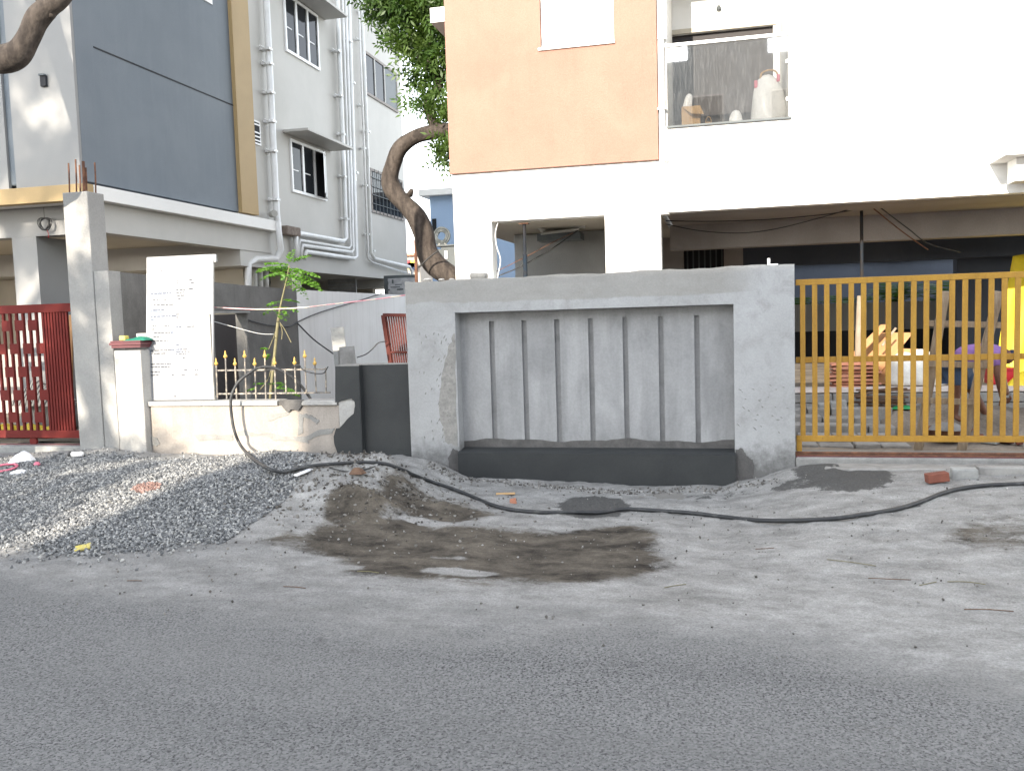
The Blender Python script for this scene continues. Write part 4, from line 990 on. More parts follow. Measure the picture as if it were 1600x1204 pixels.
# basin with mortar
q = PY(1480,652,10.2)
bs = thing('mortar_pan', 'round rusty mortar pan on the ground behind the ladder', 'pan', (q.x,10.2,ZY))
MB().lathe([(.14,0),(.2,.05),(.25,.12),(.255,.125),(.235,.12),(.18,.05),(.1,.02)], (q.x,10.2,ZY+.02), 20).build('pan_bowl', M['rust'], bs, True)
sackmesh('mortar_fill', q.x, 10.2, ZY+.05, .19, .19, .16, M['greycem'], None, None, 3, parent=bs)
for i in range(14):
    x_, y_ = 3.0+rr.uniform(-.35,.4), 10.0+rr.uniform(-.3,.3); s_ = rr.uniform(.03,.06)
    o = MB().box(-s_*1.4,s_*1.4,-s_,s_,0,s_*1.3).build('brick_lump', M['brick'] if i % 3 else M['stone'], None, bevel=.01); o.location = (x_,y_,ZY); o.rotation_euler = (rr.uniform(-.3,.3),rr.uniform(-.3,.3),rr.uniform(0,3))
    tag(o, 'broken brick lump in the heap at the worker\'s feet' if i % 3 else 'grey stone lump in the heap at the worker\'s feet', 'brick' if i % 3 else 'stone', 'broken bricks at the worker\'s feet')
# red crate, yellow tarpaulin
q = PY(1563,582,11.8); o = thing('red_crate', 'red plastic crate on the plinth behind the worker', 'crate', (q.x,11.8,PZT))
MB().box(q.x-.14,q.x+.14,11.7,11.95,PZT+.002,PZT+.17).build('crate_box', M['red_pl'], o, bevel=.008); MB().box(q.x-.15,q.x+.15,11.69,11.96,PZT+.171,PZT+.20).build('rim', M['red_pl'], o)
def drape(name, pts_top, pts_bot, folds, amp, m, label, cat):
    n, k_ = 40, 14; vs = []
    for j in range(k_+1):
        t = j/k_
        for i in range(n+1):
            s_ = i/n; a = Vector(pts_top[0]).lerp(Vector(pts_top[1]), s_); c = Vector(pts_bot[0]).lerp(Vector(pts_bot[1]), s_)
            q = a.lerp(c, t); q.y += amp*math.sin(s_*folds*6.28+t*1.5)*(.3+t)+.03*math.sin(s_*17+t*5); q.z += .02*math.sin(s_*11+t*3); vs.append(q)
    fs = [(j*(n+1)+i, (j+1)*(n+1)+i, (j+1)*(n+1)+i+1, j*(n+1)+i+1) for j in range(k_) for i in range(n)]
    o = MB().add(vs, fs).build(name, m, None, True); s2_ = o.modifiers.new('t','SOLIDIFY'); s2_.thickness = .006
    return tag(o, label, cat)
drape('yellow_tarpaulin', (PY(1583,400,13.9),PY(1800,385,13.9)), (PY(1554,592,13.2),PY(1800,600,13.2)), 5, .05, M['tarp'], 'bright yellow tarpaulin draped at the right edge behind worker', 'tarpaulin')
q = PY(1590,585,11.7); cloth('yellow_heap', q.x+.1, 11.7, PZT, .25, .18, .2, M['tarp'], 'crumpled yellow plastic heap on the plinth below tarpaulin', 'plastic', 8)

# worker bending forward
wk = thing('person', 'person in purple shirt and denim shorts bending over behind the gate', 'person', PY(1500,660,10.5))
def skinned(name, verts, edges, rad, m, parent, sub=2):
    me = bpy.data.meshes.new(name); me.from_pydata([tuple(v) for v in verts], edges, []); me.update()
    o = link(name, me, m, parent)
    o.modifiers.new('skin', 'SKIN'); 
    for i, r in enumerate(rad): me.skin_vertices[0].data[i].radius = (r if isinstance(r, tuple) else (r, r))
    me.skin_vertices[0].data[0].use_root = True
    s_ = o.modifiers.new('sub', 'SUBSURF'); s_.levels = 1; s_.render_levels = sub
    return o
for me_ in []: pass
YPn = 10.5
W = lambda x, y, d=0: PY(x, y, YPn+d)
def ensure_skin(me):
    if not me.skin_vertices:
        bm = bmesh.new(); bm.from_mesh(me); bm.verts.layers.skin.verify(); bm.to_mesh(me); bm.free()
def skinned(name, verts, edges, rad, m, parent, sub=2):
    me = bpy.data.meshes.new(name); me.from_pydata([tuple(v) for v in verts], edges, []); ensure_skin(me); me.update()
    for i, r in enumerate(rad): me.skin_vertices[0].data[i].radius = (r if isinstance(r, tuple) else (r, r))
    me.skin_vertices[0].data[0].use_root = True
    o = link(name, me, m, parent)
    o.modifiers.new('skin', 'SKIN').use_smooth_shade = True
    s_ = o.modifiers.new('sub', 'SUBSURF'); s_.levels = 1; s_.render_levels = sub
    return o
hip = W(1494,570); wst = W(1512,555); chest = W(1540,548); neck = W(1562,549); head0 = W(1570,555); head1 = W(1584,564)
kl, al, tl_ = W(1494,612,-.05), W(1492,650,.0), W(1503,657,-.08)
kr_, ar, tr_ = W(1520,610,.22), W(1541,648,.25), W(1556,658,.18)
hl, hr = W(1490,580,-.1), W(1502,580,.12)
shl, shr = W(1556,556,-.16), W(1556,552,.17)
el, er = W(1560,590,-.2), W(1566,588,.2); hdl, hdr = W(1566,622,-.15), W(1574,618,.16)
vs = [hip,wst,chest,neck,head0,head1, hl,kl,al,tl_, hr,kr_,ar,tr_, shl,el,hdl, shr,er,hdr]
ed = [(0,1),(1,2),(2,3),(3,4),(4,5),(0,6),(6,7),(7,8),(8,9),(0,10),(10,11),(11,12),(12,13),(2,14),(14,15),(15,16),(2,17),(17,18),(18,19)]
ra = [.12,.115,.125,.055,.08,.085,.085,.055,.036,.03,.085,.055,.036,.03,.055,.04,.028,.055,.04,.028]
skinned('body', vs, ed, ra, M['skin'], wk)
skinned('shirt', [W(1498,566),wst,chest,W(1556,549),shl,shl.lerp(el,.6),shr,shr.lerp(er,.6)], [(0,1),(1,2),(2,3),(2,4),(4,5),(2,6),(6,7)], [.15,.15,.16,.10,.08,.07,.08,.07], M['shirt'], wk)
skinned('shorts', [W(1495,571),hl,hl.lerp(kl,.85),hr,hr.lerp(kr_,.85)], [(0,1),(1,2),(0,3),(3,4)], [.15,.115,.09,.115,.09], M['jeans'], wk)
skinned('hair', [head0+Vector((.01,0,.035)),head1+Vector((.01,0,.035))], [(0,1)], [.078,.08], M['navy'], wk)
for hd in (hdl, hdr):
    for i in range(4):
        a = hd+Vector((.012*(i-1.5),0,-.02)); skinned('finger', [a,a+Vector((.004*(i-1.5),.01,-.045)),a+Vector((.002*(i-1.5),.025,-.075+.006*abs(i-1.5)))], [(0,1),(1,2)], [.010,.009,.007], M['skin'], wk, 1)
    a = hd+Vector((.02,-.005,.0)); skinned('thumb', [a,a+Vector((.02,.01,-.03)),a+Vector((.018,.02,-.05))], [(0,1),(1,2)], [.011,.010,.008], M['skin'], wk, 1)

# palm plants behind the parking bay
def fronds(name, c, n, L, seed, label, m, cat='plant'):
    rg = random.Random(seed); o = thing(name, label, cat, c); b = MB(); st = MB()
    st.tube([c, Vector(c)+Vector((0,0,.4))], .05, 8)
    for i in range(n):
        a = rg.uniform(0,6.28); tilt = rg.uniform(.3,1.1); d = Vector((math.cos(a)*math.sin(tilt),math.sin(a)*math.sin(tilt),math.cos(tilt)))
        p0 = Vector(c)+Vector((0,0,.35)); pts = [p0+d*(L*t)-Vector((0,0,.55*L*t*t)) for t in [k_/8 for k_ in range(9)]]
        for k_ in range(8):
            for sgn in (-1,1):
                q = pts[k_].lerp(pts[k_+1],.5); sd = (pts[k_+1]-pts[k_]).cross(Vector((0,0,1)))
                if sd.length < 1e-4: continue
                sd = sd.normalized()*sgn; tp_ = q+sd*.26*L*(1-abs(k_-4)/7)+d*.1*L-Vector((0,0,.08))
                wd = (pts[k_+1]-pts[k_])*.35; b.add([q-wd,q+wd,tp_], [(0,1,2)])
    st.build('stem', M['stem'], o); b.build('fronds', m, o)
    return o
for i, (px, py) in enumerate(((1395,455),(1480,452),(1250,470),(1310,466))):
    q = PY(px,py,20.0); fronds('palm_plant', (q.x,20.0,q.z-.6), 22, 1.1 if i < 2 else .8, 40+i, ('tallest dark green palm behind parking bay near the prop','dark green palm beside the right inner column','small dark palm just right of the niche wall','low dark palm left of the parking prop')[i], M['leaf_p'])

# ------------------------------------------------------------------ left building
XB = -8.0; YFL = 9.95
lb = thing('apartment_building', 'slate blue and cream apartment block with drain pipes on stilts', 'building', (-9, 12, 0))
ZT = 11.0
# upper body: slate front part, cream rear part
ycn = 13.72; yend_ = PX(632,260,XB).y
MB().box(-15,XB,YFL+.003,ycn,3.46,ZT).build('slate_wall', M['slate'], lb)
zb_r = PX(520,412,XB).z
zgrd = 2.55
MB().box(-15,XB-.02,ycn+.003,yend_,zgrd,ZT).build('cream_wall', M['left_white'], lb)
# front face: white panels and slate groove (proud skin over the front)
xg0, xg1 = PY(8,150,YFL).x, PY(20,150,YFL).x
MB().box(xg1,XB-.001,YFL-.05,YFL,3.40,ZT).build('front_panel', M['front_shaded_paint'], lb)
MB().box(-15,xg0,YFL-.05,YFL,3.40,ZT).build('front_panel', M['front_shaded_paint'], lb)
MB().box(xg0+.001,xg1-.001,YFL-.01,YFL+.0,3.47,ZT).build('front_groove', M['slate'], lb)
MB().box(XB+.0005,XB+.006,YFL+.35,ycn-.003,PX(126,66.6,XB).z-.0+.0,PX(126,66.6,XB).z+.02).build('wall_joint', M['dark'], lb)
# tan fin
MB().box(XB-.03,XB+.07,13.71,14.27,3.45,ZT).build('tan_fin', M['tan'], lb, bevel=.006)
# ledge band around, tan on the front
le = PX(440,352,XB+.16).y
zlt = PX(250,309,XB+.16).z; zlb = PX(250,329,XB+.16).z
MB().box(-15,XB+.16,YFL-.02+.0,le,zlb,zlt).build('ledge', M['white_wall'], lb, bevel=.006)
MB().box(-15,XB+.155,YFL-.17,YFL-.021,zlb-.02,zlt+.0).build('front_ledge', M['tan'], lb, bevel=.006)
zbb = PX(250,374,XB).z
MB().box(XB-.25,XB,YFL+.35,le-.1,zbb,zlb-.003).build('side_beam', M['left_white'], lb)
MB().box(-15,XB-.251,YFL+.3,YFL+.55,zbb,zlb-.003).build('front_beam', M['front_shaded_paint'], lb)
MB().box(-15,XB-.251,YFL+.551,20.5,zbb+.12,zlb-.003).build('stilt_soffit', M['beige'], lb)
MB().box(-15,XB-.021,20.52,yend_,zgrd-.2,zgrd-.003).build('rear_beam', M['left_white'], lb)
# columns of the stilt storey
YC = YFL+.3
x0_, x1_ = PY(22,420,YC-.003).x, PY(60,420,YC-.003).x
MB().box(x0_,x1_,YC-.003,YC+.62,.0,zbb-.002).build('stilt_column', M['front_shaded_paint'], lb)
MB().box(-15,-8.35,14.6,14.8,0,zbb+.115).build('stilt_back_wall', M['beige'], lb)
q0_, q1_ = PY(86,450,14.55), PY(108,450,14.55)
dd = MB().box(q0_.x-.3,q1_.x+.2,14.57,14.597,0,PY(95,426,14.55).z).build('doorway', M['dark'], lb)
q = PY(97,444,14.5); MB().box(q.x-.3,q.x+.25,14.3,14.36,q.z-.06,q.z+.06).build('wooden_bracket', M['wood'], dd)
MB().box(-8.7,-8.35,14.35,14.6,0,2.6).build('stilt_column', M['beige'], lb)
MB().box(PY(297,450,14.55).x,PY(330,450,14.55).x,14.572,14.597,1.2,PY(310,408,14.55).z).build('opening', M['umber'], lb)
MB().box(-15,-14.8,10.5,22,0,zbb+.11).build('stilt_end_wall', M['beige'], lb)
MB().box(-13,-8.6,21.0,21.2,0,zgrd-.21).build('stilt_back_wall', M['beige'], lb)
MB().box(-8.5,XB-.05,15.6,16.0,0,zgrd-.004).build('stilt_column', M['beige'], lb)
# broken brick end under the ledge
q = PX(463,362,XB+.05)
MB().box(XB-.02,XB+.16,PX(445,362,XB+.1).y,PX(466,362,XB+.1).y,PX(455,368,XB+.1).z,PX(455,354,XB+.1).z).build('raw_beam_end', mat('raw_brick_end', (.24,.20,.17), (.15,.12,.10), 14, .95, 1, 25), lb, bevel=.02)
# windows on the side: casements with white frames
def casement(y0, y1, z0, z1, panes, name='window', open_last=False):
    f = MB(); t = .055; x0, x1 = XB-.03, XB+.015
    f.box(x0,x1,y0,y1,z0,z0+t); f.box(x0,x1,y0,y1,z1-t,z1)
    ys = [y0+(y1-y0)*i/panes for i in range(panes+1)]
    for i, yy in enumerate(ys):
        a = yy if i == 0 else (yy-t if i == panes else yy-t/2-.01); c = a+t+(.02 if 0 < i < panes else 0)
        f.box(x0,x1-.001,a,c,z0+t+.0005,z1-t-.0005)
    fr = f.build('window', M['frame_white'], lb, bevel=.004)
    for i in range(panes):
        if open_last and i == panes-1: 
            MB().box(XB-.019,XB-.014,ys[i],ys[i+1],z0+t,z1-t).build('dark_opening', M['dark'], fr); continue
        MB().box(XB-.018,XB-.012,ys[i]+.02,ys[i+1]-.02,z0+t,z1-t).build('pane', M['glass'], fr)
        MB().box(XB-.011,XB-.002,ys[i]+.05,ys[i+1]-.2,z0+.42*(z1-z0),z0+.42*(z1-z0)+.02).build('latch_bar', M['pipe'], fr)
    return fr
w2a, w2b = PX(457,300,XB).y, PX(511,314,XB).y; w2z0 = PX(458,300,XB).z; w2z1 = PX(456,217,XB).z
f2 = casement(w2a, w2b, w2z0, w2z1, 3, open_last=True)
sash = MB(); hy = w2b-.03; ang = math.radians(22); dl = (w2b-w2a)/3
sx, sy = math.sin(ang)*dl, -math.cos(ang)*dl
for (a0, a1, z0, z1) in ((0,1,w2z0+.04,w2z0+.10),(0,1,w2z1-.10,w2z1-.04),(0,.13,w2z0+.04,w2z1-.04),(.87,1,w2z0+.04,w2z1-.04)):
    sash.obox((XB+.02+sx*a0, hy+sy*a0, (z0+z1)/2), (XB+.02+sx*a1, hy+sy*a1, (z0+z1)/2), (0,.02,0), (0,0,(z1-z0)/2))
so_ = sash.build('open_sash', M['frame_white'], f2)
MB().obox((XB+.02+sx*.12, hy+sy*.12, (w2z0+w2z1)/2), (XB+.02+sx*.88, hy+sy*.88, (w2z0+w2z1)/2), (0,.003,0), (0,0,(w2z1-w2z0)/2-.1)).build('pane', M['glass'], f2)
w1a, w1b = PX(447,80,XB).y, PX(500,110,XB).y; w1z0 = PX(447,80,XB).z
casement(w1a, w1b, w1z0, w1z0+1.12, 3)
# tiny corner of a window high on the slate wall
q = PX(315,2,XB+.01); q2 = PX(332,8,XB+.01)
casement(q.y-1.0, q2.y, q2.z, q2.z+1.1, 2)
def awning(y0, y1, z, p_=.5):
    b_ = MB(); b_.prismX([(y0,z),(y1,z),(y1,z+.05),(y0,z+.05)], XB-.018, XB+p_); o_ = b_.build('window_shade', M['left_white'], lb, bevel=.005)
    return o_
yA0, yA1 = PX(443,200,XB).y, PX(552,232,XB+.5).y
awning(yA0, yA1, PX(552,234,XB+.5).z, .5)
awning(w1a-.25, w1a+(yA1-yA0)-.25, PX(540,25,XB+.5).z, .5)
# louvred vents
for (xa, ya, xb2, yb2) in ((394,186,408,228),(544,55,551,95),(552,248,557,283)):
    a, c = PX(xa,ya,XB), PX(xb2,yb2,XB)
    v_ = MB().box(XB-.018,XB+.006,a.y,c.y,c.z,a.z).build('vent', M['frame_white'], lb)
    n_ = 6; h_ = (a.z-c.z)/n_
    MB().box(XB+.0065,XB+.009,a.y+.04,c.y-.04,c.z+.03,a.z-.03).build('vent_hole', M['dark'], v_)
    for i in range(n_-1):
        if i == 3 : continue
        MB().box(XB+.009,XB+.022,a.y+.03,c.y-.03,c.z+.05+h_*i,c.z+.05+h_*i+h_*.35).build('slat', M['frame_white'], v_)
# dark sliding windows at the rear
def darkwin(y0, y1, z0, z1, grille):
    o_ = MB().box(XB-.018,XB-.008,y0,y1,z0,z1).build('window', M['glass'], lb)
    f = MB(); t = .06
    for (a0,a1,c0,c1) in ((y0,y1,z0,z0+t),(y0,y1,z1-t,z1),(y0,y0+t,z0+t,z1-t),(y1-t,y1,z0+t,z1-t)): f.box(XB-.0075,XB+.012,a0,a1,c0,c1)
    f.build('frame', M['umber'], o_)
    if grille:
        for i in range(1,9): yy = y0+(y1-y0)*i/9; MB().box(XB+.013,XB+.025,yy-.008,yy+.008,z0,z1).build('bar', M['greybox'], o_)
        for i in range(1,5): zz = z0+(z1-z0)*i/5; MB().box(XB+.026,XB+.034,y0,y1,zz-.008,zz+.008).build('bar', M['greybox'], o_)
    else:
        for fr_ in (.28,.58): yy = y0+(y1-y0)*fr_; MB().box(XB-.0065,XB+.014,yy-.03,yy+.03,z0+t,z1-t).build('mullion', M['pipe_dark'], o_)
        MB().box(XB-.007,XB+.002,y0+(y1-y0)*.6,y1-t,z0+t,z1-t).build('sliding_screen', M['greybox'], o_)
a, c = PX(569,78,XB), PX(622,180,XB); darkwin(a.y, c.y, PX(571,146,XB).z, a.z, False)
a, c = PX(578,262,XB), PX(631,343,XB); darkwin(a.y, c.y, PX(580,331,XB).z, a.z, True)
# drain pipes of the left building
XPp = XB+.10
G = lambda x, y, d=0: PX(x, y, XPp+d)
def pipe(pts, r, m='pipe', clips=()):
    o_ = MB().tube(pts, r, 10).build('drain_pipe', M[m], lb, True)
    for (x, y) in clips:
        q = G(x, y); MB().box(XB-.018,XPp+r*1.15,q.y-r*1.2,q.y+r*1.2,q.z-.02,q.z+.02).build('bracket', M['pipe'], o_)
        MB().tube([(XPp-.02,q.y-r*1.5,q.z),(XPp-.02,q.y-r*1.5-.14,q.z)], .012, 6).build('bracket_pin', M['pipe'], o_)
    return o_
pipe([G(412,-60),G(416,0),G(432,330),G(434,352,.08),G(439,390,.08),G(432,404,.0),G(400,405,-.1),G(388,412,-.15),G(387,470,-.15)], .06, 'pipe', ((418,77),(420,100),(422,145),(424,190),(426,236),(430,312)))
pipe([G(525,-60),G(527,0),G(541,372),G(536,377),G(470,365),G(462,368),G(464,404)], .05, 'pipe', ((527,80),(531,150),(535,210),(537,276),(540,342)))
pipe([G(533,-60),G(535,0),G(548,384),G(545,388),G(468,375),G(466,404)], .028)
pipe([G(538,-60),G(540,0),G(552,390),G(549,394),G(472,383),G(470,404)], .036)
pipe([G(543,-60),G(545,0),G(557,400),G(553,404),G(478,393),G(475,404)], .045, 'pipe', ((546,65),(551,130),(556,270)))
pipe([G(558,-60),G(560,0),G(575,404),G(582,410),G(640,428)], .022, 'pipe', ((562,62),(566,165),(570,232),(573,290),(576,366)))
pipe([G(563,-60),G(565,0),G(580,395),G(585,404),G(640,417),G(644,424),G(644,440)], .042, 'pipe', ((568,20),(575,206),(583,392)))
for i in range(4): 
    pipe([G(388+9*i,411,-.3),G(390+9*i,470,-.3)], .05, 'pipe_dark')
q = G(424,335); MB().tube([q, q+Vector((.12,-.1,0))], .06, 10).build('pipe_elbow', M['pipe_dark'], lb)
# wall lamp on the front
q = PY(69,127,YFL-.06)
lp = MB().box(q.x-.04,q.x+.045,YFL-.09,YFL-.052,q.z-.07,q.z+.06).build('wall_lamp', M['dark'], lb, bevel=.006)
MB().prism([(q.x-.04,q.z+.061),(q.x+.05,q.z+.061),(q.x+.03,q.z+.085),(q.x-.04,q.z+.085)], YFL-.11, YFL-.06).build('lamp_hood', M['greybox'], lp)
# coil of wire hanging under the front ledge
q = PY(70,350,YFL+.22)
co = thing('wire_coil', 'coil of grey wire hanging under the tan ledge of slate building', 'coil', q)
for i in range(7):
    r_ = .085-.004*(i % 3); off = Vector(((i-3)*.004, (i-3)*.006, 0))
    MB().tube([q+off+Vector((r_*math.cos(a),.015*math.sin(2*a+i),r_*math.sin(a))) for a in [2*math.pi*t/18 for t in range(19)]], .005, 6, False).build('wire_loop', M['cable'], co, True)
MB().tube([q+Vector((0,0,.085)), Vector((q.x,q.y,zlb-.02))], .003, 5).build('hanging_wire', M['cable'], co)
MB().tube(smooth_path([q+Vector((.03,0,-.08)), q+Vector((.05,0,-.15)), q+Vector((.04,0,-.19))]), .004, 5).build('red_tail', M['red_pl'], co)

# ------------------------------------------------------------------ red sliding gate on the left
YRG = 8.80
rg_ = thing('sliding_gate', 'red oxide steel gate with checkered square plates at left', 'gate', (-8, YRG, 0))
g2 = lambda x, y: PY(x/4.3, y/4.3+470, YRG)
zt_ = g2(230,50).z; zt1_ = g2(230,78).z; zb_ = g2(260,868).z; zb1_ = g2(260,918).z
MB().box(-12.2,xl0-.02,YRG-.025,YRG+.025,zt1_-.005,zt_+.045).build('top_rail', M['redgate'], rg_, bevel=.003)
MB().box(-12.2,xl0-.02,YRG-.025,YRG+.025,zb1_,zb_).build('bottom_rail', M['redgate'], rg_, bevel=.003)
zr = (zt1_+zb_)/2
xrow = [g2(x, 250).x for x in (302,)][0]
pitch = .0925
x_r = g2(300,250).x
vbar = MB().box(-.013,.013,-.015,.015,zb_+.0005,zt1_-.0055).mesh('bar')
k = 0; xx = x_r
for i in range(40):
    xx = x_r-i*pitch
    if xx < -12.1: break
    o = link('bar', vbar, M['redgate'], rg_); o.matrix_parent_inverse = rg_.matrix_basis.inverted(); o.location = (xx, YRG, 0)
for i in range(1,9):
    xx = x_r+i*.0405
    o = link('bar', vbar, M['redgate'], rg_); o.matrix_parent_inverse = rg_.matrix_basis.inverted(); o.location = (xx, YRG, 0)
zc5 = [g2(100, y).z for y in (167,322,477,632,780)]
plate = MB().box(-.062,.062,-.022,-.0155,-.062,.062).mesh('square_plate')
for r_, z in enumerate(zc5):
    for i in range(24):
        if (i+r_) % 2 == 0: continue
        xx = x_r-(i+.5)*pitch
        if xx < -12: continue
        o = link('square_plate', plate, M['redgate'], rg_); o.matrix_parent_inverse = rg_.matrix_basis.inverted(); o.location = (xx, YRG, z)
o = MB().lathe([(.05,-.015),(.055,0),(.05,.015)], n=14).build('wheel', M['redgate'], rg_); q = g2(228,940); o.location = (q.x, YRG, q.z); o.rotation_euler = (math.pi/2,0,0)
sl_ = thing('gate_sill', 'grey concrete sill slab under the red gate', 'sill', (-9, YRG, 0))
zs_ = g2(200,965).z
MB().box(-12.5,xl0-.003,YRG-.12,YRG+.25,-.1,zs_).build('sill_slab', M['stone'], sl_, bevel=.012)
MB().box(-12.5,xl0-.004,YRG-.02,YRG+.02,zs_+.001,zs_+.012).build('track_strip', M['maroon'], sl_)
# stuff behind the red gate
q = PY(35,600,9.7)
cloth('striped_bundle', q.x, 10.0, .55, .38, .25, .38, M['stripe'], 'striped cloth bundle heaped behind the red gate', 'cloth', 5)
sackmesh('sand_sack', q.x+.02, 10.15, .18, .45, .3, .42, M['greycem'], 'grey cement sack under the striped cloth bundle', 'sack', 15)
q = PY(78,590,9.9); sackmesh('sand_sack', q.x, 10.0, .18, .2, .2, .62, M['greycem'], 'dark grey sack right of the striped bundle', 'sack', 16)
for i, (px, py, sx_) in enumerate(((8,665,.28),(45,655,.26),(85,672,.22),(25,690,.3),(70,690,.25))):
    q = PY(px,py,9.35+.1*(i < 3)); cloth('yellow_sheet', q.x, 9.35+.12*(i < 3), .22, sx_, .14, .17 if i < 3 else .08, M['tarp'], ('leftmost raised fold of yellow sheet behind red gate','highest rounded fold of yellow sheet behind red gate','rightmost raised fold of yellow sheet behind red gate','long low yellow sheet along the red gate sill','short low yellow sheet near the red gate wheel')[i], 'sheet', 50+i)
for i, (px, sh_) in enumerate(((99,0),(105,.1),(111,.2),(95,.15))):
    a, c = PY(px,600,9.4), PY(px-6+3*i,492,9.6); o = MB().bar(a,c,.05,.02).build('wooden_stick', M['wood_o'] if i % 2 == 0 else M['wood_d']); tag(o, ('pale reddish stick leaning behind the red gate bars','dark stick second from the pillar behind red gate','pale stick nearest the tall pillar behind red gate','dark stick farthest from the tall pillar behind red gate')[i], 'stick', 'sticks leaning behind the red gate')
q = PY(5,560,12); o = MB().box(q.x-.9,q.x+.3,12,12.3,.2,1.25).build('block_stack', M['umber']); tag(o, 'dark stack of blocks deep behind the red gate', 'stack')

# ------------------------------------------------------------------ items behind the railing
pnl = thing('grille_panel', 'red brown slatted metal panel leaning on the whitewashed wall', 'panel', PY(620,575,12.2))
r8 = lambda x, y, Y=12.2: PY(x/6.336+470, y/6.336+410, Y)
a_, b_2, c_, d_ = r8(815,520), r8(1230,525), r8(1290,1300), r8(935,1300)
def lerp2(u, v): return a_.lerp(b_2, u).lerp(d_.lerp(c_, u), v)
for (p0, p1, w_) in ((lerp2(0,0),lerp2(1,0),.05),(lerp2(0,1),lerp2(1,1),.05),(lerp2(0,0),lerp2(0,1),.06),(lerp2(1,0),lerp2(1,1),.06),(lerp2(0,.47),lerp2(1,.47),.03)):
    MB().bar(p0, p1, .035, w_, (0,0,1) if abs((p1-p0).z) < .3 else (1,0,0)).build('frame_bar', M['redslat'], pnl)
for i in range(1,17):
    u = i/17; MB().bar(lerp2(u,.01)+Vector((0,.015,0)), lerp2(u,.99)+Vector((0,.015,0)), .024, .012, (0,1,0)).build('slat', M['redslat'], pnl)
def slab_quad(name, pts, th, m, label, cat):
    vs = [Vector(p) for p in pts]; vs = vs+[p+Vector((-.01,th,0)) for p in vs]
    o = MB().add(vs, [(0,1,2,3),(7,6,5,4),(0,4,5,1),(1,5,6,2),(2,6,7,3),(3,7,4,0)]).build(name, m); return tag(o, label, cat)
slab_quad('stone_slab', [r8(355,1200,11.8),r8(480,1200,11.8),r8(425,635,12.1),r8(292,645,12.1)], .03, M['stone'], 'tall grey stone slab leaning on the whitewashed wall', 'slab')
slab_quad('stone_slab', [r8(410,1200,11.5),r8(570,1200,11.5),r8(528,825,11.7),r8(378,838,11.7)], .03, M['block'], 'short pale stone slab leaning before the taller one', 'slab')
slab_quad('stone_slab', [r8(385,1200,11.62),r8(400,1200,11.62),r8(378,870,11.75),r8(365,872,11.75)], .03, M['block'], 'thin edge of a slab between the two leaning slabs', 'slab')
XW_ = XS+.03
wire('black_cable', [PX(465,503,XW_),PX(500,488,XW_),PX(560,470,XW_),PX(600,457,XW_)], .010, M['cable'], 'black cable rising right across the whitewashed wall')
wire('black_cable', [PX(465,505,XW_),PX(490,530,XW_+.1),PX(520,552,XW_+.3),PX(530,560,XW_+.4)], .012, M['cable'], 'black cable falling right to the leaning stone slabs')
wire('black_cable', [r8(555,940,11.9),r8(650,905,11.9),r8(720,845,12),r8(770,795,12),r8(850,780,12.1)], .008, M['cable'], 'black cable looped from the slabs to the slatted panel')
wire('black_cable', [PX(388,500,XW_),PX(420,508,XW_),PX(450,510,XW_),PX(465,503,XW_)], .010, M['cable'], 'black cable sagging along the dark side wall')
wire('barrier_rope', [PY(334,480,8.9),PY(400,483,8.9),PY(465,481,8.85),PY(520,475,8.8),PY(590,467,8.78),PY(634,461,8.76)], .007, M['rope'], 'pink and white rope stretched from board to niche wall', 'rope')
wire('thin_line', [PY(334,502,8.9),PY(370,512,9.0),PY(405,521,9.1),PY(428,522,9.2)], .004, M['cable_w'], 'thin pale string from the notice board to the sapling', 'string')

# young drumstick sapling
sp_ = thing('sapling', 'slender young sapling with feathery bright green leaves behind railing', 'sapling', PY(425,640,9.3))
YSp = 9.3
T = lambda x, y, d=0: PY(x, y, YSp+d)
trunk = smooth_path([T(418,660),T(424,600),T(430,545),T(434,505),T(436,495)], 4)
MB().tube(trunk, [.018]*(len(trunk)), 8).build('stem', M['stem'], sp_, True)
t2 = smooth_path([T(434,500),T(440,470),T(447,440),T(452,415)], 4)
MB().tube(t2, [.012-.006*i/len(t2) for i in range(len(t2))], 8).build('branch', M['stem'], sp_, True)
for pts in ([T(436,502),T(445,515),T(455,535)],[T(438,505),T(441,518),T(440,530)],[T(426,560),T(420,590),T(405,610)],[T(434,500),T(430,520),T(420,545)]):
    MB().tube(smooth_path(pts,3), .005, 6).build('twig', M['stem'], sp_)
def pinnate(b, base, d, L, rg, leaf=.027, flat=.25):
    d = Vector(d).normalized(); sd = d.cross(Vector((0,0,1)))
    sd = sd.normalized() if sd.length > .05 else Vector((1,0,0))
    n = max(6, int(L/.035))
    for i in range(1, n+1):
        t = i/n; p0 = base+d*(L*t)-Vector((0,0,.25*L*t*t))
        for sg in (-1,1):
            l2 = .36*L*math.sin(math.pi*min(1,t*.85+.12)); m_ = max(2, int(l2/.018))
            for j in range(1, m_+1):
                q = p0+sd*sg*(l2*j/m_)+d*(.25*l2*j/m_)-Vector((0,0,.15*l2*j/m_))
                a = Vector((rg.gauss(0,1),rg.gauss(0,1),rg.gauss(0,flat))).normalized()*leaf*rg.uniform(.7,1.1)
                c = Vector((rg.gauss(0,1),rg.gauss(0,1),rg.gauss(0,flat))); c = (c-a*c.dot(a)/a.length_squared).normalized()*leaf*.55
                b.add([q-a,q+c,q+a,q-c], [(0,1,2,3)])
rgx = random.Random(21); b = MB()
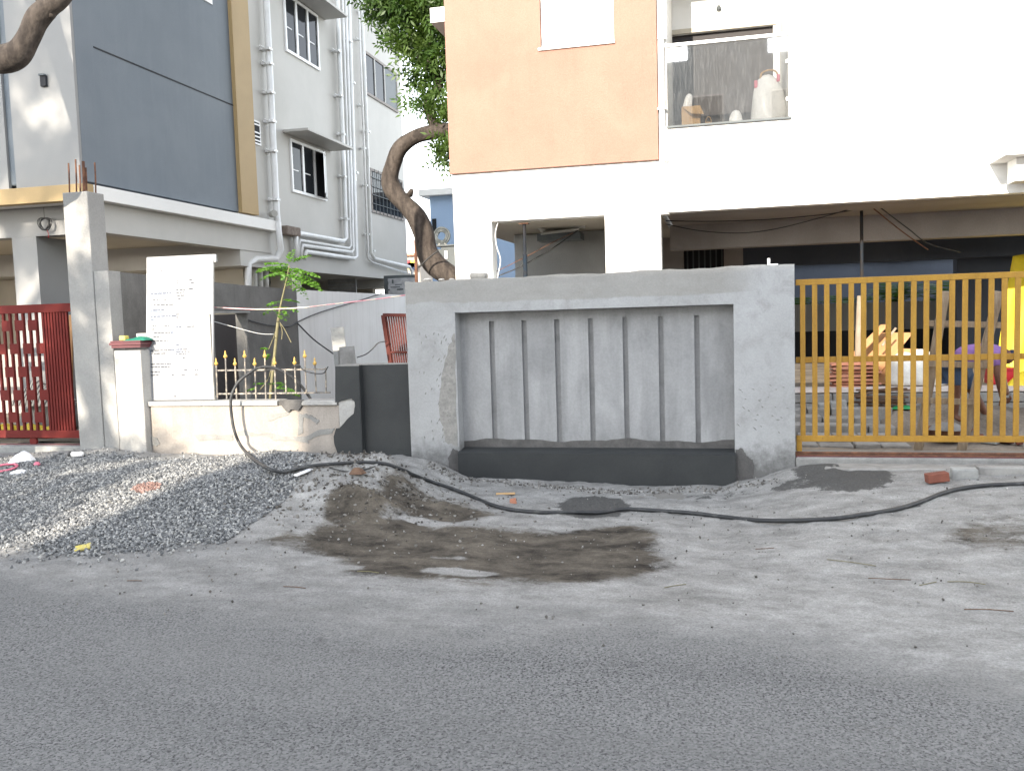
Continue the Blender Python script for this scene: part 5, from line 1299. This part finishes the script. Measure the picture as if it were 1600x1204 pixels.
for (x, y, dx, dz, L, dd) in ((450,416,-1,.12,.40,0),(450,414,-.9,.3,.32,.1),(450,418,1,-.1,.38,0),(452,420,.9,-.35,.42,-.1),(450,412,.2,.5,.22,0),(448,425,-.8,0,.3,-.15),(450,430,.9,-.2,.40,.1),(449,436,.8,-.5,.30,-.1),(452,410,.5,.3,.28,.15),(449,425,.3,-.2,.3,-.3),(450,420,-.5,.1,.3,.3),
                              (440,470,-1,0,.18,0),(441,468,.9,.05,.20,0),(438,478,-1,-.15,.22,.05),(438,480,.7,.0,.22,-.05),(437,484,.2,-.1,.2,-.2)):
    pinnate(b, T(x, y, dd*.2), (dx, dd, dz), L, rgx)
for (x, y, dx, dz, L) in ((415,600,-.8,.2,.16),(420,600,.8,.25,.2),(430,606,.9,.1,.2),(445,610,.8,.1,.18),(405,605,-.8,0,.14),(425,612,.3,.3,.2),(440,612,1,0,.2),(421,552,-.5,-.5,.08),(418,545,-.6,.2,.08)):
    pinnate(b, T(x, y, .05), (dx, rgx.uniform(-.4,.4), dz), L, rgx)
b.build('leaves', M['leaf_b'], sp_)

# ------------------------------------------------------------------ hose
hp = [(487,626,.12,1),(478,612,.1,1),(466,598,.06,1),(447,583,.0,1),(425,574,-.06,1),(405,574,-.12,1),(386,585,-.2,1),(370,600,-.26,1),(361,622,-.3,1),(362,650,-.3,1),(367,675,-.31,1),(377,697,-.33,1)]
pts = [PY(x,y,8.78+d) for x,y,d,_ in hp]
ground_pts = [(396,717),(418,731),(440,737),(465,732),(490,727),(525,724),(565,722),(600,724),(625,732),(650,743),(680,754),(712,765),(742,777),(768,788),(800,796),(850,800),(900,800),(940,800),(975,795),(1020,797),(1080,801),(1130,807),(1180,812),(1230,813),(1300,810),(1345,804),(1400,795),(1440,783),(1470,771),(1500,763),(1540,758),(1600,755),(1700,748)]
gp_ = []
for x, y in ground_pts:
    q = gpt(x, y, .045 if x < 530 else .018); gp_.append(q)
wire('water_hose', pts+gp_, .017, M['rubber'], 'long black rubber hose looping over railing and along the verge', 'hose')
wire('thin_wire', [gpt(598,724,.01),gpt(570,733,.012),gpt(540,736,.01),gpt(515,730,.01)], .006, M['cable'], 'short thin wire lying beside the hose on the mound', 'wire')

# ------------------------------------------------------------------ litter on the verge
q = gpt(38,722); cloth('plastic_litter', q.x, q.y, q.z, .13, .08, .14, M['plastic_w'], 'crumpled white plastic bag on the ground before red gate', 'litter', 3)
q = gpt(52,733); cloth('plastic_litter', q.x-.06, q.y-.12, float(gz(q.x-.06,q.y-.12)), .10, .08, .06, M['plastic_w'], 'torn white sheet scrap beside the gravel heap edge', 'litter', 7)
q = gpt(58,728); o = MB().lathe([(.02,0),(.032,.02),(.02,.045)], q, 8).build('red_scrap', M['pink']); tag(o, 'small pinkish red scrap beside the white litter', 'scrap')
q = gpt(117,711,.03)
bt = thing('bottle', 'lying bottle with black neck and white body before tall pillar', 'bottle', q)
MB().tube([q+Vector((-.07,0,.01)), q+Vector((-.035,0,.01))], .03, 12).build('neck', M['rubber'], bt, True); MB().tube([q+Vector((-.034,0,.01)), q+Vector((.09,.01,.01))], .027, 12).build('bottle_body', M['plastic_w'], bt, True)
q = gpt(6,735); o = MB().tube([q+Vector((.13*math.cos(a),.13*math.sin(a)*.9,.03+.02*math.sin(a))) for a in [2*math.pi*i/20 for i in range(21)]], .012, 8, False).build('plastic_ring', M['pink'], None, True); tag(o, 'pale pink plastic hoop lying at the left edge', 'hoop')
q = gpt(130,857); o = MB().box(-.055,.055,-.05,.05,0,.02).build('yellow_carton', M['ylw'], None, bevel=.004); o.location = q; o.rotation_euler = (.1,-.15,.6); tag(o, 'flattened yellow carton at the foot of gravel heap', 'carton')
q = gpt(475,740,.02); o = MB().box(-.02,.02,-.11,.10,0,.012).build('white_chip', M['plastic_w'], None, bevel=.003); o.location = q+Vector((0,0,.01)); o.rotation_euler = (.1,.1,-.25); tag(o, 'slim white plastic strip lying on gravel below the hose', 'strip')
q = gpt(558,738); cloth('dry_leaves', q.x, q.y, q.z-.01, .07, .05, .07, M['wood_d'], 'brown crumpled dry leaf litter on top of the sand mound', 'litter', 13)
q = gpt(802,786); o = MB().prism([(q.x-.03,q.z),(q.x+.03,q.z),(q.x+.022,q.z+.05),(q.x-.028,q.z+.04)], q.y-.01, q.y+.01).build('orange_scrap', M['terra']); tag(o, 'small orange scrap standing beside the hose', 'scrap')
q = gpt(790,772); o = MB().box(-.09,.09,-.025,.025,0,.014).build('tan_scrap', M['card'], None, bevel=.005); o.location = q; o.rotation_euler = (0,0,.2); tag(o, 'flat tan wood scrap on the pale crust below niche', 'scrap')
q = gpt(228,764); 
def red_region(rg, n):
    t = rg.random(n)*6.283; r_ = np.sqrt(rg.random(n)); return np.stack([q.x+.13*r_*np.cos(t), q.y+.12*r_*np.sin(t)], -1)
M['redchips'] = chipmat('red_chips', (.12,.07,.06), (.24,.145,.12), (.33,.22,.19))
tag(chips('brick_dust', 260, M['redchips'], red_region, .008, .016, 8, .012), 'small spill of red brick chips on the grey gravel', 'rubble')
rt = random.Random(17)
tw = ((1390,905,60,.02),(1055,915,35,.3),(460,917,45,-.1),(1450,912,30,.5),(1545,953,65,-.05),(1510,910,50,-.1),(1195,857,28,.1),(575,893,40,.0),(210,907,30,.05),(1330,880,70,-.35))
TWL = ('pale twig upper of the pair at the right road edge','small dark twig below the damp patch on the right','dark twig on the dust just left of the damp patch','short forked twig below the gravel on grey asphalt edge','long dark straight twig nearest the right edge of road','longest pale twig on the dusty right side','tiny reddish twig on pale dust right of the damp patch','short twig at the lower left rim of the damp patch','short twig on asphalt below the yellow carton','dark thin twig slanting on the bright dust at right')
for i, (px, py, L, a) in enumerate(tw):
    q = gpt(px, py, .004); l_ = L*q.y/FPX; d = Vector((math.cos(a), math.sin(a), 0))
    pts = [q-d*l_/2, q+Vector((0,0,.006))+Vector((-d.y,d.x,0))*l_*.06, q+d*l_/2]
    wire('twig', [Vector((v.x,v.y,float(gz(v.x,v.y))+.004)) for v in pts], .0024, M['stem'] if i % 2 else M['wood_d'], TWL[i], 'twig', 'twigs on the road edge')

# ------------------------------------------------------------------ trees
def leaves(name, centers, radii, n, size, m, parent, seed, droop=.4):
    rg = np.random.default_rng(seed); C_ = np.array([tuple(c) for c in centers]); R_ = np.array(radii)
    k_ = rg.choice(len(C_), n, p=(R_**2)/np.sum(R_**2))
    d = rg.normal(size=(n,3)); d /= np.linalg.norm(d,axis=1)[:,None]; rad = R_[k_]*rg.random(n)**.45
    P_ = C_[k_]+d*rad[:,None]*np.array([1,1,.8])
    # compound leaves: sprays of 5 leaflets
    a = rg.normal(size=(n,3)); a[:,2] -= droop*1.5; a /= np.linalg.norm(a,axis=1)[:,None]
    nn = rg.normal(size=(n,3)); s_ = np.cross(a, nn); s_ /= np.linalg.norm(s_,axis=1)[:,None]
    V = []; F_ = []
    offs = [(0.0,-1),(0.0,1),(.7,-1),(.7,1),(1.3,-.9),(1.3,.9),(1.8,0)]
    L = size*rg.uniform(.7,1.2,n)
    allv = []
    for t, sg in offs:
        o_ = P_+a*(t*L*1.1)[:,None]; dr = a*.75+s_*sg*.9; dr /= np.linalg.norm(dr,axis=1)[:,None]
        tip = o_+dr*L[:,None]; mid = o_+dr*(L*.45)[:,None]; w_ = np.cross(dr, nn); w_ /= np.linalg.norm(w_,axis=1)[:,None]+1e-9
        w_ = w_*(L*.17)[:,None]
        allv.append(np.stack([o_, mid+w_, tip, mid-w_], 1))
    V = np.concatenate(allv, 0); m2 = len(V)
    F_ = np.arange(m2*4).reshape(m2,4)
    me = bpy.data.meshes.new(name); me.from_pydata(V.reshape(-1,3).tolist(), [], F_.tolist()); me.update()
    return link(name, me, m, parent)
# neem between the buildings
YT = 14.0
U = lambda x, y, d=0: PY(x, y, YT+d)
nt_ = thing('neem_tree', 'crooked trunked leafy tree between the two apartment blocks', 'tree', U(735,560))
tk_ = [(775,545),(745,480),(708,436),(682,416),(668,395),(662,365),(650,338),(632,318),(616,300),(609,280),(615,255),(625,232),(645,216),(668,208),(700,203),(740,196)]
pth = smooth_path([U(*q) for q in tk_], 4)
rw_ = [.205-.10*min(1, i/len(pth)*1.05) for i in range(len(pth))]
rw_ = [r*(1+.05*math.sin(i*.61)+.03*math.sin(i*.37+1)) for i, r in enumerate(rw_)]
MB().tube(pth, rw_, 14).build('trunk', M['bark'], nt_, True)
q = U(640,305,-.15); MB().tube([q, q+Vector((.06,-.05,.08))], [.06,.035], 8).build('branch_stub', M['bark'], nt_, True)
for pts_, r0, r1 in (([(682,206),(672,180),(668,160),(680,145),(687,130),(676,108),(668,80),(672,40),(660,0),(640,-60)],.085,.04),([(740,196),(760,150),(790,60),(800,-60)],.11,.06),([(672,110),(655,90),(640,50),(615,10)],.04,.02),([(686,130),(700,110),(720,60)],.04,.02),([(690,204),(700,225),(700,250)],.03,.015)):
    p_ = smooth_path([U(*q) for q in pts_], 4); MB().tube(p_, [r0+(r1-r0)*i/(len(p_)-1) for i in range(len(p_))], 9).build('branch', M['bark'], nt_, True)
cl = [(600,15,.42),(625,5,.45),(655,20,.5),(690,15,.6),(640,55,.38),(615,62,.26),(665,70,.42),(690,80,.45),(605,-30,.6),(650,-40,.8),(700,-40,.9),(655,115,.3),(690,120,.3),(640,112,.20),(700,160,.38),(690,170,.22),(672,158,.24),(650,160,.15),(698,225,.26),(695,245,.18),(760,100,.9),(800,0,1.1),(720,-120,1.2),(620,-120,.9),(685,190,.15),(585,-5,.25)]
cen = [U(x, y, random.Random(i).uniform(-.4,.5)) for i, (x, y, r) in enumerate(cl)]
leaves('crown', cen, [r*.92 for *_, r in cl], 5600, .115, M['leaf'], nt_, 5)
# street tree on the left, only one limb of it reaches into the picture
st = thing('street_tree', 'mottled bare limb of a street tree at top left corner', 'tree', (-8.3, 7.2, 0))
YL_ = 7.4
Lb = lambda x, y, d=0: PY(x, y, YL_+d)
MB().tube(smooth_path([(-8.5,7.2,-.15),(-8.4,7.2,1.2),(-8.3,7.25,2.4),(-8.15,7.3,3.6),(-8.4,7.2,5.0),(-8.8,7.0,6.4),(-9.0,6.8,7.8)],4), [.28-.007*i for i in range(25)], 12).build('trunk', M['bark'], st, True)
limb = smooth_path([(-8.18,7.3,3.5),(-7.4,7.35,3.65),Lb(-40,95),Lb(0,94),(Lb(28,84)),Lb(45,58),Lb(58,30),Lb(76,12),Lb(100,-8),Lb(120,-60,.2),Lb(150,-160,.4)], 5)
MB().tube(limb, [.155-.085*i/(len(limb)-1)+.007*math.sin(i*.45) for i in range(len(limb))], 12).build('limb', M['bark'], st, True)
MB().tube(smooth_path([Lb(72,14),Lb(64,-5),Lb(50,-40),Lb(30,-100)],4), .06, 9).build('branch', M['bark'], st, True)
q = Lb(80,22); MB().tube([q, q+Vector((.035,-.02,-.01))], [.05,.03], 8).build('branch_stub', M['bark'], st, True)
for pts_, r_ in (([(-8.5,7.1,5.4),(-9.4,6.4,7.4),(-10.4,6.2,9.0)],.07),([(-8.9,6.9,7.3),(-8.0,6.4,9.0),(-7.0,6.6,10)],.07)):
    MB().tube(smooth_path(pts_,4), r_, 9).build('branch', M['bark'], st, True)
cl2 = [(-10.6,6.2,9.6,.9),(-9.4,6.4,10.2,.9),(-8.2,6.4,10.2,1.1),(-7.0,6.6,10.6,.9)]
leaves('crown', [c[:3] for c in cl2], [c[3] for c in cl2], 1500, .085, M['leaf'], st, 9)

# ------------------------------------------------------------------ across the road (behind the viewer): what shades the street
OB = -21.0
HB = 2.03+(YW-OB)*.38
op = thing('apartment_building', 'grey flat roofed building across the road behind the viewer', 'building', (3, -12, 0))
XO = -4.45-.19*(YW-OB)
MB().box(XO,24,OB-12,OB,-.1,HB).build('main_block', M['opp'], op)
MB().box(XO+8.6,XO+12.4,OB-6,OB-1.5,HB+.003,HB+2.6).build('stair_tower', M['opp'], op)
MB().box(XO+19,XO+24,OB-7,OB-2,HB+.003,HB+1.5).build('water_tank', M['opp'], op)
for fl in range(4):
    MB().box(XO+.5,23,OB+.002,OB+.8,.8+fl*3.1+1.9,.98+fl*3.1+1.9).build('balcony_slab', M['sidewall'], op) if fl < 3 else None
    for i in range(9):
        x = XO+1.6+i*3.6; w_ = MB().box(x,x+1.5,OB+.002,OB+.04,.9+fl*3.1,2.3+fl*3.1).build('window', M['umber'], op); MB().box(x+.06,x+1.44,OB+.041,OB+.05,.96+fl*3.1,2.24+fl*3.1).build('pane', M['glass'], w_)
t3 = thing('street_tree', 'leafy tree across the road shading the left compound wall', 'tree', (-9.6, -5.5, -.1))
MB().tube(smooth_path([(-9.8,-5.5,-.15),(-9.7,-5.4,1.5),(-9.5,-5.5,3.0),(-9.4,-5.6,4.6),(-9.8,-5.4,6.4)],4), [.22-.006*i for i in range(17)], 12).build('trunk', M['bark'], t3, True)
cl3 = [(-9.1,-5.4,8.35,.5),(-8.4,-5.4,8.45,.5),(-8.0,-5.4,4.9,.35),(-10.6,-5.4,6.1,.6),(-9.9,-5.3,5.6,.4),(-9.8,-5.3,7.3,.35),(-7.8,-5.4,4.2,.42),(-7.75,-5.4,3.5,.4),(-8.9,-5.4,5.4,.35),(-8.5,-5.4,4.3,.75),(-9.4,-5.2,4.5,.9),(-10.6,-5.2,4.2,.9),(-11.8,-5.4,4.8,1.0),(-8.25,-5.5,3.4,.55),(-9.5,-5.3,3.3,.6),(-9.9,-5.2,6.5,.55),(-10.7,-5.4,7.5,.8),(-11.6,-5.4,6.4,.9),(-9.5,-5.3,7.4,.35)]  # high clusters at the start added to keep sun off leaning slabs and panel
leaves('crown', [c[:3] for c in cl3], [c[3] for c in cl3], 4600, .13, M['leaf'], t3, 12)

t4 = thing('street_tree', 'tall leafy tree far across the road dappling the slate building front', 'tree', (-13.5, -8.5, -.1))
MB().tube(smooth_path([(-13.6,-8.5,-.15),(-13.4,-8.4,3),(-13.6,-8.6,6),(-13.2,-8.5,9),(-12.6,-8.4,11.5),(-12.2,-8.3,14)],4), [.30-.011*i for i in range(21)], 12).build('trunk', M['bark'], t4, True)
for pts_ in ([(-13.3,-8.5,8.5),(-12.2,-8.4,9.6),(-11.3,-8.4,11.6)],[(-13.0,-8.5,10),(-14.2,-8.6,11.5),(-15,-8.5,13)]): MB().tube(smooth_path(pts_,4), .09, 8).build('branch', M['bark'], t4, True)
cl4 = [(-12.6,-8.4,9.8,.5),(-11.9,-8.3,10.6,.7),(-12.9,-8.5,11.2,.8),(-12.0,-8.4,12.2,.75),(-13.0,-8.4,13.0,.9),(-11.6,-8.4,13.6,.9),(-12.6,-8.4,14.8,1.1),(-14.2,-8.5,10.4,.8),(-14.6,-8.5,12.2,1.0),(-11.3,-8.4,11.5,.4),(-13.7,-8.5,9.4,.5)]
leaves('crown', [c[:3] for c in cl4], [c[3] for c in cl4], 3600, .13, M['leaf'], t4, 22)

# ------------------------------------------------------------------ far end of the passage
bh = thing('blue_house', 'blue painted house with pale cornice beyond the tree', 'house', (-6, 24, 0))
YH = 24.0
q0_ = PY(672,330,YH); zt_ = PY(690,306,YH).z
MB().box(q0_.x,q0_.x+8,YH,YH+6,0,zt_).build('wall', M['bluebld'], bh)
MB().box(q0_.x-.25,q0_.x+8,YH-.25,YH+6.2,zt_+.003,PY(690,294,YH-.25).z).build('cornice', M['white_wall'], bh)
q = PY(679,353,YH); MB().box(q.x-.06,q.x+.06,YH-.03,YH-.001,q.z-.2,q.z+.2).build('window', M['glass'], bh)
YX = 17.0
mb_ = thing('meter_box', 'dark grey electrical cabinet beside the leaning trunk', 'cabinet', PY(695,420,YX))
a, c = PY(690,421,YX), PY(712,384,YX)
MB().box(a.x,c.x+.1,YX,YX+.4,a.z,c.z).build('cabinet', M['greybox'], mb_, bevel=.01)
q = PY(697,398,YX-.01); MB().box(q.x-.03,q.x+.03,YX-.02,YX-.001,q.z-.08,q.z+.08).build('label_plate', M['pipe'], mb_)
MB().box(a.x-.1,c.x+.15,YX-.05,YX+.5,c.z+.002,c.z+.03).build('lid', M['greybox'], mb_)
MB().box(a.x-.12,a.x-.004,YX+.05,YX+.35,a.z+.1,c.z-.05).build('side_case', M['greybox'], mb_)
fn = thing('ring_stand', 'grey round coil on a stand above the cabinet', 'coil', PY(690,384,YX))
q = PY(690,369,YX+.2)
for r_ in (.17,.13,.10): MB().tube([q+Vector((r_*math.cos(a_1),.02*math.sin(3*a_1),r_*math.sin(a_1))) for a_1 in [2*math.pi*i/20 for i in range(21)]], .022, 7, False).build('ring', M['greybox'], fn, True)
for dx in (-.08,.1): MB().tube([q+Vector((dx*.6,0,-.14)), Vector((q.x+dx,q.y,c.z+.03))], .018, 6).build('leg', M['pipe_dark'], fn)
YE = 23.0
q0_, q1_ = PX(505,440,-9.0), PX(556,440,-9.0)
o = thing('wall_banner', 'pale lined banner sheet under the slate building rear', 'banner', PY(530,445,19.6))
a, c = PY(512,432,19.8), PY(557,462,19.8)
MB().box(a.x,c.x,19.8,19.83,c.z-.1,a.z).build('sheet', M['poster'], o)
for i in range(5): MB().box(a.x,c.x,19.785,19.799,c.z+.06+i*.085,c.z+.075+i*.085).build('line', M['pipe_dark'], o)
YQ = 19.5
ps = thing('framed_poster', 'framed grey poster board at the passage end', 'poster', PY(615,450,YQ))
a, c = PY(602,434,YQ), PY(650,470,YQ)
MB().box(a.x-.05,c.x,YQ+.03,YQ+.06,c.z,a.z+.05).build('frame', M['greybox'], ps)
MB().box(a.x+.06,c.x,YQ,YQ+.029,c.z,a.z-.02).build('sheet', M['poster'], ps)
for (x0, y0, x1, y1) in ((602,440,607,445),(612,437,615,443),(617,444,628,445),(610,448,625,449),(620,451,630,453),(604,452,609,454)):
    p0, p1 = PY(x0,y0,YQ-.004), PY(x1,y1,YQ-.004); MB().box(p0.x,p1.x,YQ-.004,YQ-.001,p1.z,p0.z).build('printed_mark', M['greybox'], ps)
fb_ = thing('far_house', 'small pale far house at the end of the passage', 'house', (-20, 60, 0))
q0_, q1_ = PY(600,400,60), PY(655,385,60)
MB().box(q0_.x,q1_.x,60,66,0,PY(640,400,60).z).build('wall', M['oldwall'], fb_)
MB().box(q0_.x-.3,q1_.x+.3,59.7,66.3,PY(640,400,60).z+.01,PY(640,396,60).z).build('roof', M['terra'], fb_)
for i, mm in enumerate(('red_pl','ylw','tarp','navy')): 
    p0 = PY(638+3*i,412+(i%2)*4,59.6); MB().box(p0.x-.15,p0.x+.2,59.5,59.69,p0.z-.25,p0.z+.25).build('window', M[mm], fb_)
o = MB().tube([PY(651,445,15.5),PY(649,375,15.5)], .03, 8).build('thin_post', M['rust']); tag(o, 'thin rusty post left of the leaning tree trunk', 'post')
wire('black_cable', [PY(654,418,13.6),PY(670,403,13.6),PY(684,392,13.6)], .014, M['cable'], 'cable crossing in front of the leaning tree trunk')
